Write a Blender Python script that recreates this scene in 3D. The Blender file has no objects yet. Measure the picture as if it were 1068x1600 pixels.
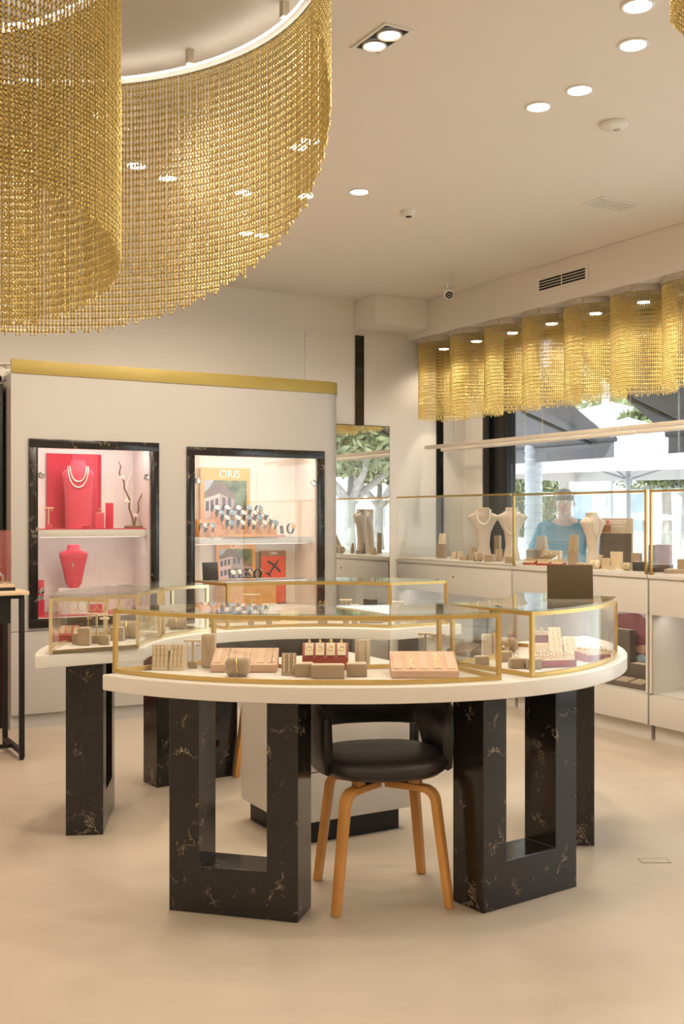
import bpy, bmesh, math, random
import numpy as np
from mathutils import Vector, Matrix

R = math.radians
random.seed(7)
SC = bpy.context.scene
COL = SC.collection

# ------------------------------------------------------------------ camera, world, sun, exposure
FPX, CX, HY, CAMZ, YAW = 1680.0, 534.0, 808.0, 1.30, R(30)
cam_data = bpy.data.cameras.new('camera')
cam_data.sensor_fit = 'VERTICAL'
cam_data.sensor_height = 36.0
cam_data.sensor_width = 24.0
cam_data.lens = 36.0 * FPX / 1600.0
cam_data.shift_y = (HY - 800.0) / 1600.0
cam_data.clip_end = 200
cam = bpy.data.objects.new('camera', cam_data)
cam.location = (0, 0, CAMZ)
cam.rotation_euler = (R(90), 0, -YAW)
COL.objects.link(cam)
SC.camera = cam

world = bpy.data.worlds.new('sky')
SC.world = world
world.use_nodes = True
wn = world.node_tree.nodes
wn.clear()
w_out = wn.new('ShaderNodeOutputWorld')
w_bg = wn.new('ShaderNodeBackground')
w_bg.inputs[0].default_value = (0.86, 0.93, 1.0, 1)
w_bg.inputs[1].default_value = 3.6
world.node_tree.links.new(w_bg.outputs[0], w_out.inputs[0])

sun_d = bpy.data.lights.new('sun', 'SUN')
sun_d.energy = 5.5
sun_d.color = (1.0, 0.96, 0.9)
sun_d.angle = R(1)
sun = bpy.data.objects.new('sun', sun_d)
sun.rotation_euler = Vector((-0.55, -0.35, 0.76)).to_track_quat('Z', 'Y').to_euler()
sun.location = (0, 0, 12)
COL.objects.link(sun)

vs = SC.view_settings
vs.view_transform = 'Standard'
vs.look = 'None'
vs.gamma = 1.0
vs.exposure = 0.35
vs.use_curve_mapping = False
SC.cycles.transparent_max_bounces = 40
SC.cycles.max_bounces = 14
SC.cycles.diffuse_bounces = 5
SC.cycles.glossy_bounces = 5
SC.cycles.caustics_reflective = False
SC.cycles.caustics_refractive = False
SC.cycles.sample_clamp_indirect = 6.0

SPOT_W = 20.0
WARM = (1.0, 0.84, 0.64)


# ------------------------------------------------------------------ plan helpers (camera-aligned plan -> room axes)
CY, SY = math.cos(YAW), math.sin(YAW)


def P(X, D):
    """sideways / ahead distances on the plan -> room x, y"""
    return (CY * X + SY * D, -SY * X + CY * D)


def at(px, py, z):
    D = FPX * (CAMZ - z) / (py - HY)
    return P((px - CX) / FPX * D, D)


def on_y(px, y):
    k = (px - CX) / FPX
    D = y / (CY - SY * k)
    return D * (CY * k + SY)


def on_x(px, x):
    k = (px - CX) / FPX
    D = x / (SY + CY * k)
    return D * (CY - SY * k)


def away(px, D):
    return P((px - CX) / FPX * D, D)


def zat(py, D):
    return CAMZ + (HY - py) * D / FPX


# ------------------------------------------------------------------ materials
MATS = {}


def mat(name, col=(0.8, 0.8, 0.8), rough=0.5, metal=0.0, var=0.04, scale=6.0, bump=0.0, emit=None, estr=0.0, sheen=0.0, coat=0.0, spec=0.5):
    m = bpy.data.materials.new(name)
    m.use_nodes = True
    nt = m.node_tree
    b = nt.nodes['Principled BSDF']
    tc = nt.nodes.new('ShaderNodeTexCoord')
    nz = nt.nodes.new('ShaderNodeTexNoise')
    nz.inputs['Scale'].default_value = scale
    nz.inputs['Detail'].default_value = 4
    rp = nt.nodes.new('ShaderNodeValToRGB')
    rp.color_ramp.elements[0].position = 0.3
    rp.color_ramp.elements[1].position = 0.7
    lo = [max(0, c * (1 - var)) for c in col]
    hi = [min(1, c * (1 + var)) for c in col]
    rp.color_ramp.elements[0].color = (*lo, 1)
    rp.color_ramp.elements[1].color = (*hi, 1)
    nt.links.new(tc.outputs['Object'], nz.inputs['Vector'])
    nt.links.new(nz.outputs['Fac'], rp.inputs['Fac'])
    nt.links.new(rp.outputs['Color'], b.inputs['Base Color'])
    b.inputs['Roughness'].default_value = rough
    b.inputs['Metallic'].default_value = metal
    b.inputs['Specular IOR Level'].default_value = spec
    if sheen:
        b.inputs['Sheen Weight'].default_value = sheen
    if coat:
        b.inputs['Coat Weight'].default_value = coat
        b.inputs['Coat Roughness'].default_value = 0.08
    if bump:
        n2 = nt.nodes.new('ShaderNodeTexNoise')
        n2.inputs['Scale'].default_value = scale * 25
        n2.inputs['Detail'].default_value = 3
        bp = nt.nodes.new('ShaderNodeBump')
        bp.inputs['Strength'].default_value = bump
        bp.inputs['Distance'].default_value = 0.002
        nt.links.new(tc.outputs['Object'], n2.inputs['Vector'])
        nt.links.new(n2.outputs['Fac'], bp.inputs['Height'])
        nt.links.new(bp.outputs['Normal'], b.inputs['Normal'])
    if emit:
        b.inputs['Emission Color'].default_value = (*emit, 1)
        b.inputs['Emission Strength'].default_value = estr
    MATS[name] = m
    return m


def glass_mat(name, tint, refl=0.9, base=0.035):
    m = bpy.data.materials.new(name)
    m.use_nodes = True
    nt = m.node_tree
    nt.nodes.clear()
    out = nt.nodes.new('ShaderNodeOutputMaterial')
    tr = nt.nodes.new('ShaderNodeBsdfTransparent')
    tr.inputs[0].default_value = (*tint, 1)
    gl = nt.nodes.new('ShaderNodeBsdfGlossy')
    gl.inputs['Roughness'].default_value = 0.0
    gl.inputs['Color'].default_value = (1, 1, 1, 1)
    lw = nt.nodes.new('ShaderNodeLayerWeight')
    pw = nt.nodes.new('ShaderNodeMath')
    pw.operation = 'POWER'
    pw.inputs[1].default_value = 5.0
    mu = nt.nodes.new('ShaderNodeMath')
    mu.operation = 'MULTIPLY_ADD'
    mu.inputs[1].default_value = refl
    mu.inputs[2].default_value = base
    mx = nt.nodes.new('ShaderNodeMixShader')
    lw.inputs['Blend'].default_value = 0.5
    nt.links.new(lw.outputs['Facing'], pw.inputs[0])
    nt.links.new(pw.outputs[0], mu.inputs[0])
    nt.links.new(mu.outputs[0], mx.inputs[0])
    nt.links.new(tr.outputs[0], mx.inputs[1])
    nt.links.new(gl.outputs[0], mx.inputs[2])
    nt.links.new(mx.outputs[0], out.inputs[0])
    MATS[name] = m
    return m


def marble_mat():
    m = mat('black_marble', (0.012, 0.010, 0.009), 0.16, 0, 0.3, 5.0, spec=0.5)
    nt = m.node_tree
    b = nt.nodes['Principled BSDF']
    tc = nt.nodes.new('ShaderNodeTexCoord')
    warp = nt.nodes.new('ShaderNodeTexNoise')
    warp.inputs['Scale'].default_value = 8.5
    warp.inputs['Detail'].default_value = 6
    warp.inputs['Roughness'].default_value = 0.65
    sub = nt.nodes.new('ShaderNodeMath')
    sub.operation = 'SUBTRACT'
    sub.inputs[1].default_value = 0.5
    ab = nt.nodes.new('ShaderNodeMath')
    ab.operation = 'ABSOLUTE'
    rp = nt.nodes.new('ShaderNodeValToRGB')
    rp.color_ramp.elements[0].position = 0.0
    rp.color_ramp.elements[0].color = (1, 1, 1, 1)
    rp.color_ramp.elements[1].position = 0.012
    rp.color_ramp.elements[1].color = (0, 0, 0, 1)
    msk = nt.nodes.new('ShaderNodeTexNoise')
    msk.inputs['Scale'].default_value = 11
    msk.inputs['Detail'].default_value = 2
    rp2 = nt.nodes.new('ShaderNodeValToRGB')
    rp2.color_ramp.elements[0].position = 0.52
    rp2.color_ramp.elements[0].color = (0.02, 0.02, 0.02, 1)
    rp2.color_ramp.elements[1].position = 0.70
    rp2.color_ramp.elements[1].color = (1, 1, 1, 1)
    mul = nt.nodes.new('ShaderNodeMath')
    mul.operation = 'MULTIPLY'
    mx = nt.nodes.new('ShaderNodeMix')
    mx.data_type = 'RGBA'
    mx.inputs[6].default_value = (0.012, 0.010, 0.009, 1)
    mx.inputs[7].default_value = (0.46, 0.38, 0.28, 1)
    for n in (warp, msk):
        nt.links.new(tc.outputs['Object'], n.inputs['Vector'])
    nt.links.new(warp.outputs['Fac'], sub.inputs[0])
    nt.links.new(sub.outputs[0], ab.inputs[0])
    nt.links.new(ab.outputs[0], rp.inputs[0])
    nt.links.new(msk.outputs['Fac'], rp2.inputs[0])
    nt.links.new(rp.outputs[0], mul.inputs[0])
    nt.links.new(rp2.outputs[0], mul.inputs[1])
    nt.links.new(mul.outputs[0], mx.inputs[0])
    nt.links.new(mx.outputs[2], b.inputs['Base Color'])
    return m


def floor_mat():
    m = mat('microcement', (0.60, 0.50, 0.38), 0.38, 0, 0.09, 1.6, bump=0.05)
    nt = m.node_tree
    b = nt.nodes['Principled BSDF']
    tc = nt.nodes.new('ShaderNodeTexCoord')
    n1 = nt.nodes.new('ShaderNodeTexNoise')
    n1.inputs['Scale'].default_value = 1.1
    n1.inputs['Detail'].default_value = 9
    n1.inputs['Roughness'].default_value = 0.62
    n1.inputs['Distortion'].default_value = 0.4
    rp = nt.nodes.new('ShaderNodeValToRGB')
    rp.color_ramp.elements[0].position = 0.28
    rp.color_ramp.elements[0].color = (0.40, 0.335, 0.258, 1)
    rp.color_ramp.elements[1].position = 0.74
    rp.color_ramp.elements[1].color = (0.53, 0.460, 0.370, 1)
    nt.links.new(tc.outputs['Object'], n1.inputs['Vector'])
    nt.links.new(n1.outputs['Fac'], rp.inputs[0])
    nt.links.new(rp.outputs[0], b.inputs['Base Color'])
    return m


mat('wall_paint', (0.83, 0.785, 0.73), 0.6, 0, 0.012, 1.2)
mat('ceiling_paint', (0.82, 0.765, 0.69), 0.75, 0, 0.012, 0.8)
mat('lacquer', (0.585, 0.555, 0.515), 0.35, 0, 0.01, 1.5)
mat('lacquer_wall', (0.425, 0.40, 0.375), 0.4, 0, 0.01, 1.5)
mat('white_stone', (0.72, 0.685, 0.635), 0.28, 0, 0.015, 3)
mat('white_plastic', (0.8, 0.78, 0.73), 0.4, 0, 0.02, 8)
floor_mat()
marble_mat()
mat('gold', (0.63, 0.45, 0.17), 0.34, 1.0, 0.06, 12)
mat('gold_pale', (0.82, 0.70, 0.45), 0.25, 1.0, 0.05, 12)
mat('gold_band', (0.34, 0.255, 0.065), 0.45, 0.25, 0.05, 3)
mat('chain_gold', (0.74, 0.58, 0.23), 0.36, 0.85, 0.08, 30)
mat('rail_cream', (0.74, 0.66, 0.55), 0.4, 0, 0.03, 6)
mat('hatch_rim', (0.36, 0.28, 0.20), 0.5, 0, 0.05, 6)
mat('champagne', (0.56, 0.48, 0.37), 0.45, 0.3, 0.04, 6)
mat('grey_cap', (0.52, 0.47, 0.41), 0.45, 0.2, 0.03, 6)
mat('suede', (0.34, 0.245, 0.150), 0.9, 0, 0.07, 14, bump=0.2, sheen=0.4)
mat('suede_light', (0.54, 0.42, 0.27), 0.9, 0, 0.07, 14, bump=0.2, sheen=0.4)
mat('cream_velvet', (0.76, 0.63, 0.45), 0.9, 0, 0.05, 14, bump=0.15, sheen=0.4)
mat('bust_linen', (0.60, 0.50, 0.40), 0.85, 0, 0.05, 20, bump=0.25, sheen=0.3)
mat('tray_rose', (0.56, 0.36, 0.25), 0.7, 0, 0.06, 9, bump=0.1)
mat('red_tray', (0.30, 0.030, 0.015), 0.5, 0, 0.08, 9)
mat('red_velvet', (0.50, 0.012, 0.045), 0.8, 0, 0.05, 9, sheen=0.3)
mat('pink_velvet', (0.58, 0.05, 0.09), 0.8, 0, 0.05, 9, sheen=0.3)
mat('rib_red', (0.55, 0.012, 0.03), 0.45, 0, 0.05, 9)
mat('orange_wood', (0.66, 0.32, 0.09), 0.5, 0, 0.08, 6)
mat('beech', (0.56, 0.27, 0.075), 0.42, 0, 0.12, 5)
mat('table_oak', (0.62, 0.46, 0.30), 0.5, 0, 0.08, 5)
mat('black_metal', (0.012, 0.012, 0.012), 0.45, 0.3, 0.1, 5)
mat('black_leather', (0.018, 0.014, 0.012), 0.42, 0, 0.2, 30, bump=0.12)
mat('black_card', (0.020, 0.018, 0.016), 0.4, 0, 0.1, 6)
mat('bronze_card', (0.10, 0.070, 0.035), 0.42, 0.2, 0.12, 4)
mat('brown_box', (0.10, 0.075, 0.055), 0.5, 0, 0.08, 6)
mat('taupe_panel', (0.46, 0.37, 0.27), 0.6, 0, 0.04, 6)
mat('chrome', (0.75, 0.75, 0.75), 0.12, 1.0, 0.03, 6)
mat('steel', (0.62, 0.60, 0.56), 0.25, 1.0, 0.05, 9)
mat('pearl', (0.86, 0.80, 0.72), 0.22, 0, 0.03, 40, coat=0.5)
mat('mirror', (0.90, 0.91, 0.90), 0.0, 1.0, 0.0, 1)
mat('led', (1, 1, 1), 0.5, 0, 0, 1, emit=(1.0, 0.93, 0.82), estr=5.0)
mat('led_soft', (1, 1, 1), 0.5, 0, 0, 1, emit=(1.0, 0.93, 0.82), estr=0.8)
mat('led_lamp', (1, 1, 1), 0.5, 0, 0, 1, emit=(1.0, 0.95, 0.88), estr=16.0)
mat('dark_slot', (0.012, 0.010, 0.008), 0.7, 0, 0.1, 5)
mat('shadow_gap', (0.05, 0.042, 0.035), 0.7, 0, 0.1, 5)
mat('window_black', (0.010, 0.010, 0.011), 0.35, 0.2, 0.1, 5)
mat('paper_white', (0.80, 0.78, 0.74), 0.6, 0, 0.02, 6)
mat('letter_white', (0.88, 0.85, 0.78), 0.5, 0, 0.01, 6)
mat('print_orange', (0.78, 0.36, 0.07), 0.5, 0, 0.04, 5)
mat('print_red', (0.70, 0.08, 0.035), 0.5, 0, 0.12, 5)
mat('print_brown', (0.28, 0.13, 0.06), 0.5, 0, 0.1, 5)
mat('print_green', (0.14, 0.17, 0.07), 0.6, 0, 0.75, 22)
mat('print_pink', (0.68, 0.50, 0.47), 0.6, 0, 0.06, 8)
mat('print_pink_dark', (0.44, 0.32, 0.31), 0.6, 0, 0.06, 8)
mat('print_roof', (0.24, 0.15, 0.12), 0.6, 0, 0.2, 8)
mat('print_window', (0.10, 0.075, 0.08), 0.6, 0, 0.4, 20)
mat('print_skin', (0.62, 0.36, 0.24), 0.6, 0, 0.06, 8)
mat('print_maroon', (0.24, 0.07, 0.07), 0.6, 0, 0.5, 9)
mat('print_blue', (0.35, 0.50, 0.62), 0.6, 0, 0.15, 8)
mat('print_sage', (0.36, 0.38, 0.30), 0.6, 0, 0.15, 8)
mat('print_grey', (0.45, 0.46, 0.52), 0.6, 0, 0.15, 8)
mat('strap_black', (0.02, 0.017, 0.015), 0.55, 0, 0.1, 9)
mat('strap_brown', (0.16, 0.085, 0.04), 0.55, 0, 0.1, 9)
mat('strap_green', (0.07, 0.075, 0.045), 0.6, 0, 0.1, 9)
mat('strap_blue', (0.05, 0.16, 0.25), 0.55, 0, 0.1, 9)
mat('dial_blue', (0.16, 0.28, 0.36), 0.3, 0, 0.1, 9)
mat('dial_dark', (0.05, 0.05, 0.05), 0.3, 0, 0.1, 9)
mat('dial_cream', (0.75, 0.68, 0.55), 0.3, 0, 0.05, 9)
mat('twig', (0.16, 0.085, 0.045), 0.7, 0, 0.25, 20)
mat('flower_white', (0.8, 0.72, 0.70), 0.6, 0, 0.05, 9)
mat('sapphire', (0.03, 0.10, 0.55), 0.2, 0, 0.1, 9)
mat('plaza', (0.50, 0.485, 0.46), 0.8, 0, 0.1, 2)
mat('facade', (0.60, 0.59, 0.57), 0.8, 0, 0.03, 0.5)
mat('facade_glass', (0.20, 0.26, 0.30), 0.2, 0, 0.2, 1)
mat('awning', (0.12, 0.117, 0.12), 0.8, 0, 0.08, 3)
mat('awning_metal', (0.045, 0.042, 0.042), 0.5, 0.4, 0.1, 3)
mat('canvas_white', (0.56, 0.545, 0.535), 0.8, 0, 0.03, 2)
mat('alu', (0.34, 0.35, 0.37), 0.4, 0.6, 0.05, 4)
mat('post_blue', (0.42, 0.50, 0.58), 0.5, 0, 0.05, 4)
mat('palm_bark', (0.40, 0.42, 0.44), 0.8, 0, 0.18, 5, bump=0.3)
mat('bark', (0.33, 0.315, 0.295), 0.85, 0, 0.25, 6, bump=0.4)
mat('leaf', (0.12, 0.15, 0.055), 0.6, 0, 0.5, 2.5)
mat('leaf_pale', (0.24, 0.27, 0.14), 0.6, 0, 0.4, 2.5)
mat('skin', (0.50, 0.30, 0.21), 0.55, 0, 0.06, 8)
mat('hair', (0.16, 0.14, 0.13), 0.7, 0, 0.2, 30)
mat('teal_shirt', (0.012, 0.17, 0.24), 0.75, 0, 0.08, 5)
mat('trousers', (0.06, 0.07, 0.10), 0.8, 0, 0.1, 5)
mat('shoe', (0.05, 0.04, 0.035), 0.5, 0, 0.1, 5)
glass_mat('glass', (0.985, 0.99, 0.985))
glass_mat('glass_edge', (0.80, 0.93, 0.88), 0.7, 0.08)
glass_mat('window_glass', (0.95, 0.965, 0.97), 0.9, 0.05)
glass_mat('acrylic', (0.985, 0.985, 0.985), 0.8, 0.05)


# ------------------------------------------------------------------ mesh helpers
class MB:
    def __init__(s):
        s.v, s.f, s.mi = [], [], []

    def add(s, verts, faces, mi=0):
        o = len(s.v)
        s.v += [tuple(p) for p in verts]
        s.f += [tuple(i + o for i in f) for f in faces]
        s.mi += [mi] * len(faces)
        return s

    def box(s, c, d, rz=0.0, mi=0, M=None):
        hx, hy, hz = d[0] / 2, d[1] / 2, d[2] / 2
        ca, sa = math.cos(rz), math.sin(rz)
        vs_ = []
        for z in (-hz, hz):
            for x, y in ((-hx, -hy), (hx, -hy), (hx, hy), (-hx, hy)):
                p = Vector((x, y, z))
                if M is not None:
                    p = M @ p
                vs_.append((c[0] + p.x * ca - p.y * sa, c[1] + p.x * sa + p.y * ca, c[2] + p.z))
        return s.add(vs_, [(3, 2, 1, 0), (4, 5, 6, 7), (0, 1, 5, 4), (1, 2, 6, 5), (2, 3, 7, 6), (3, 0, 4, 7)], mi)

    def span(s, x0, x1, y0, y1, z0, z1, mi=0):
        return s.box(((x0 + x1) / 2, (y0 + y1) / 2, (z0 + z1) / 2), (x1 - x0, y1 - y0, z1 - z0), 0, mi)

    def prism(s, poly, z0, z1, mi=0):
        n = len(poly)
        a = sum(poly[i][0] * poly[(i + 1) % n][1] - poly[(i + 1) % n][0] * poly[i][1] for i in range(n))
        if a < 0:
            poly = poly[::-1]
        vs_ = [(x, y, z0) for x, y in poly] + [(x, y, z1) for x, y in poly]
        fs = [tuple(range(n - 1, -1, -1)), tuple(range(n, 2 * n))]
        fs += [(i, (i + 1) % n, (i + 1) % n + n, i + n) for i in range(n)]
        return s.add(vs_, fs, mi)

    def extrude_x(s, poly, x0, x1, mi=0):
        """poly in (y, z), swept along x"""
        n = len(poly)
        vs_ = [(x0, y, z) for y, z in poly] + [(x1, y, z) for y, z in poly]
        fs = [tuple(range(n)), tuple(range(2 * n - 1, n - 1, -1))]
        fs += [(i, i + n, (i + 1) % n + n, (i + 1) % n) for i in range(n)]
        return s.add(vs_, fs, mi)

    def loft(s, rings, cap=True, closed=True, mi=0):
        n = len(rings[0])
        vs_ = [p for r in rings for p in r]
        fs = []
        for k in range(len(rings) - 1):
            for i in range(n if closed else n - 1):
                j = (i + 1) % n
                fs.append((k * n + i, k * n + j, (k + 1) * n + j, (k + 1) * n + i))
        if cap and closed:
            fs.append(tuple(range(n - 1, -1, -1)))
            o = (len(rings) - 1) * n
            fs.append(tuple(range(o, o + n)))
        return s.add(vs_, fs, mi)

    def lathe(s, prof, n=20, c=(0, 0, 0), mi=0, sx=1.0, sy=1.0, cap=True):
        rings = []
        for r, z in prof:
            r = max(r, 1e-4)
            rings.append([(c[0] + sx * r * math.cos(2 * math.pi * i / n), c[1] + sy * r * math.sin(2 * math.pi * i / n), c[2] + z) for i in range(n)])
        return s.loft(rings, cap=cap, mi=mi)

    def tube(s, pts, r, n=8, closed=False, mi=0, w=None, h=None, up=(0, 0, 1)):
        """sweep a round (r) or rectangular (w, h) section; r, w, h may be lists"""
        pts = [Vector(p) for p in pts]
        m = len(pts)
        rings = []
        up = Vector(up)
        prev = None
        for i, p in enumerate(pts):
            if closed:
                t = pts[(i + 1) % m] - pts[i - 1]
            else:
                t = pts[min(i + 1, m - 1)] - pts[max(i - 1, 0)]
            t.normalize()
            sd = t.cross(up)
            if sd.length < 0.05:
                sd = prev if prev is not None else t.cross(Vector((0, 1, 0)))
            if prev is not None and sd.dot(prev) < 0:
                sd = -sd
            sd.normalize()
            prev = sd
            u2 = sd.cross(t).normalized()
            if w is not None:
                ww = w[i] if isinstance(w, (list, tuple)) else w
                hh = h[i] if isinstance(h, (list, tuple)) else h
                k = 1.0
                if closed or 0 < i < m - 1:
                    a = (pts[i] - pts[i - 1]).normalized()
                    k = 1 / max(0.5, abs(a.dot(t)))
                ring = [p + sd * (ww / 2 * a_ * k) + u2 * (hh / 2 * b_) for a_, b_ in ((-1, -1), (1, -1), (1, 1), (-1, 1))]
            else:
                rr = r[i] if isinstance(r, (list, tuple)) else r
                ring = [p + sd * (rr * math.cos(2 * math.pi * q / n)) + u2 * (rr * math.sin(2 * math.pi * q / n)) for q in range(n)]
            rings.append([tuple(q) for q in ring])
        if closed:
            rings.append(rings[0])
            return s.loft(rings, cap=False, mi=mi)
        return s.loft(rings, mi=mi)

    def ball(s, c, r, n=8, m=6, mi=0, sz=1.0):
        prof = [(r * math.sin(math.pi * k / m), -r * sz * math.cos(math.pi * k / m)) for k in range(m + 1)]
        return s.lathe(prof, n, c, mi)

    def torus(s, c, R_, r, n=16, m=6, mi=0, M=None):
        pts = []
        for i in range(n):
            a = 2 * math.pi * i / n
            p = Vector((R_ * math.cos(a), R_ * math.sin(a), 0))
            pts.append(p)
        vs_, fs = [], []
        for i in range(n):
            a = 2 * math.pi * i / n
            for q in range(m):
                b = 2 * math.pi * q / m
                p = Vector(((R_ + r * math.cos(b)) * math.cos(a), (R_ + r * math.cos(b)) * math.sin(a), r * math.sin(b)))
                if M is not None:
                    p = M @ p
                vs_.append((p.x + c[0], p.y + c[1], p.z + c[2]))
        for i in range(n):
            for q in range(m):
                fs.append((i * m + q, ((i + 1) % n) * m + q, ((i + 1) % n) * m + (q + 1) % m, i * m + (q + 1) % m))
        return s.add(vs_, fs, mi)

    def mesh(s, name, mats, smooth=False, bevel=0.0, seg=2, ang=35):
        me = bpy.data.meshes.new(name)
        me.from_pydata(s.v, [], s.f)
        if not isinstance(mats, (list, tuple)):
            mats = [mats]
        for m in mats:
            me.materials.append(MATS[m])
        if len(mats) > 1:
            me.polygons.foreach_set('material_index', s.mi)
        bm = bmesh.new()
        bm.from_mesh(me)
        bmesh.ops.recalc_face_normals(bm, faces=bm.faces)
        if bevel:
            es = [e for e in bm.edges if len(e.link_faces) == 2 and e.calc_face_angle(0) > R(40)]
            bmesh.ops.bevel(bm, geom=es, offset=bevel, segments=seg, profile=0.6, affect='EDGES', clamp_overlap=True)
        bm.to_mesh(me)
        bm.free()
        if smooth or bevel:
            me.polygons.foreach_set('use_smooth', [True] * len(me.polygons))
            me.set_sharp_from_angle(angle=R(ang))
        return me

    def build(s, name, mats, parent=None, loc=(0, 0, 0), rz=0.0, **kw):
        return link(name, s.mesh(name, mats, **kw), parent, loc, rz)


def link(name, data, parent=None, loc=(0, 0, 0), rz=0.0):
    o = bpy.data.objects.new(name, data)
    COL.objects.link(o)
    o.location = loc
    o.rotation_euler = (0, 0, rz)
    if parent is not None:
        o.parent = parent
    return o


def tag(o, label=None, cat=None, group=None, kind=None):
    if label:
        o['label'] = label
    if cat:
        o['category'] = cat
    if group:
        o['group'] = group
    if kind:
        o['kind'] = kind
    return o


def thing(name, label, cat, loc=(0, 0, 0), rz=0.0, group=None):
    return tag(link(name, None, None, loc, rz), label, cat, group)


def struct(name, mb, mats, label=None, **kw):
    o = mb.build(name, mats, **kw)
    o['kind'] = 'structure'
    if label:
        o['label'] = label
    return o


def dup(root, loc, rz=None, label=None, group=None):
    r = root.copy()
    COL.objects.link(r)
    r.location = loc
    if rz is not None:
        r.rotation_euler = (0, 0, rz)
    if label:
        r['label'] = label
    if group:
        r['group'] = group
    for ch in list(root.children):
        c = ch.copy()
        COL.objects.link(c)
        c.parent = r
        for g in list(ch.children):
            d = g.copy()
            COL.objects.link(d)
            d.parent = c
    return r


def text(body, size, parent, loc, mat_='letter_white', rot=(R(90), 0, 0), name='lettering', ext=0.0006):
    cu = bpy.data.curves.new(name, 'FONT')
    cu.body = body
    cu.size = size
    cu.align_x = 'CENTER'
    cu.align_y = 'CENTER'
    cu.extrude = ext
    cu.materials.append(MATS[mat_])
    tmp = bpy.data.objects.new('tmp_text', cu)
    COL.objects.link(tmp)
    me = bpy.data.meshes.new_from_object(tmp.evaluated_get(bpy.context.evaluated_depsgraph_get()))
    bpy.data.objects.remove(tmp)
    me.materials.clear()
    me.materials.append(MATS[mat_])
    o = bpy.data.objects.new(name, me)
    COL.objects.link(o)
    o.parent = parent
    o.location = loc
    o.rotation_euler = rot
    return o


def lamp(name, kind, loc, energy, parent=None, color=WARM, size=0.08, target=None, spot=R(110), blend=0.6, size_y=None, rot=None):
    d = bpy.data.lights.new(name, kind)
    d.energy = energy
    d.color = color
    if kind == 'SPOT':
        d.spot_size = spot
        d.spot_blend = blend
        d.shadow_soft_size = size
    elif kind == 'AREA':
        d.shape = 'RECTANGLE' if size_y else 'SQUARE'
        d.size = size
        if size_y:
            d.size_y = size_y
    else:
        d.shadow_soft_size = size
    o = bpy.data.objects.new(name, d)
    COL.objects.link(o)
    o.location = loc
    if rot:
        o.rotation_euler = rot
    if parent is not None:
        o.parent = parent
    return o


def room_angle(plan_deg):
    return R(plan_deg) - YAW


FACE = -YAW          # turns a thing's front (-y) towards the entrance side


# ------------------------------------------------------------------ the room
HC = 3.0
YB = 7.28            # back wall
XR = 5.40            # window wall
XL, YF = -3.2, -3.2
struct('floor', MB().span(XL - .1, XR + .12, YF - .1, YB + .12, -.12, 0), 'microcement', 'pale beige polished microcement shop floor')
struct('ceiling', MB().span(XL - .1, XR + .12, YF - .1, YB + .12, HC, HC + .15), 'ceiling_paint', 'smooth cream painted shop ceiling')
wb = struct('wall_back', MB().span(XL - .1, XR + .12, YB, YB + .12, 0, HC), 'wall_paint', 'cream back wall behind the display unit')
struct('wall_left', MB().span(XL - .1, XL, YF, YB, 0, HC), 'wall_paint', 'cream side wall of the shop')
struct('wall_front', MB().span(XL - .1, XR + .12, YF - .1, YF, 0, HC), 'wall_paint', 'cream front wall of the shop')
wr = struct('wall_right', MB().span(XR, XR + .12, YF, 0.0, 0, HC).span(XR, XR + .12, 0, YB, 2.72, HC).span(XR, XR + .12, 7.06, YB, 0, 2.72), 'wall_paint', 'cream wall around the shop window')
struct('trim_1', MB().span(4.80, XR, YF, YB, 2.72, HC - .001), 'wall_paint', 'dropped cream bulkhead above the window counter', bevel=0.003)
struct('trim_2', MB().span(4.31, 4.80, 6.955, YB, 2.775, HC - .001), 'wall_paint', 'boxed beam end under the ceiling corner', bevel=0.003)
seams = [XL, -2.2, -1.1, 0.0, 1.3, 3.87, 5.36]
for a, b in zip(seams[:-1], seams[1:]):
    MB().span(a + .002, b - .002, YB - .010, YB, .0, 2.73).build('wall_panel', 'wall_paint', wb)
for x0, x1, z0, z1 in ((4.315, 4.392, 2.02, 2.728), (5.09, 5.155, .0, 2.728)):
    MB().span(x0, x1, YB - .022, YB - .010, z0, z1).build('marble_strip', 'black_marble', wb)

# window
win = thing('window_1', 'black framed shop window with tall clear panes', None, (0, 0, 0))
win['kind'] = 'structure'
for y0, y1, dx in ((6.98, 7.06, 0), (6.86, 6.97, .03), (6.75, 6.85, 0), (0.0, .08, 0)):
    MB().span(XR + .01 + dx, XR + .10, y0, y1, 0, 2.72).build('window_post', 'window_black', win, bevel=.004)
MB().span(XR + .02, XR + .10, .08, 6.75, 0, .10).build('window_rail', 'window_black', win)
MB().span(XR + .02, XR + .10, .08, 6.75, 2.66, 2.72).build('window_rail', 'window_black', win)
yy = [6.748, 5.02, 3.30, 1.65, .082]
for a, b in zip(yy[:-1], yy[1:]):
    pn = MB().span(XR + .05, XR + .062, b + .004, a - .004, .101, 2.659)
    pn.mi = [0, 0, 1, 0, 1, 0]
    pn.build('pane', ['window_glass', 'glass_edge'], win)

# mirror on the back wall
mr = thing('wall_mirror', 'tall frameless mirror on the back wall below the black marble strip', 'mirror', (4.365, YB - .0155, .10))
MB().span(-.265, .265, -.003, .005, 0, 1.92).build('glass_sheet', 'mirror', mr)
MB().span(-.272, .272, .0045, .0055, -.006, 1.926).build('backing', 'dark_slot', mr)

# floor hatch
fh = thing('floor_hatch', 'small rectangular hatch set flush in the floor near the counter', 'floor hatch', (*at(1022, 1345, 0), 0), room_angle(0))
MB().span(-.052, .052, -.024, .024, .0005, .0016).build('cover', 'microcement', fh)
fr = MB()
for x0, x1, y0, y1 in ((-.055, .055, -.027, -.0245), (-.055, .055, .0245, .027), (-.055, -.0525, -.027, .027), (.0525, .055, -.027, .027)):
    fr.span(x0, x1, y0, y1, .0004, .0022)
fr.build('rim', 'hatch_rim', fh)


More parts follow.
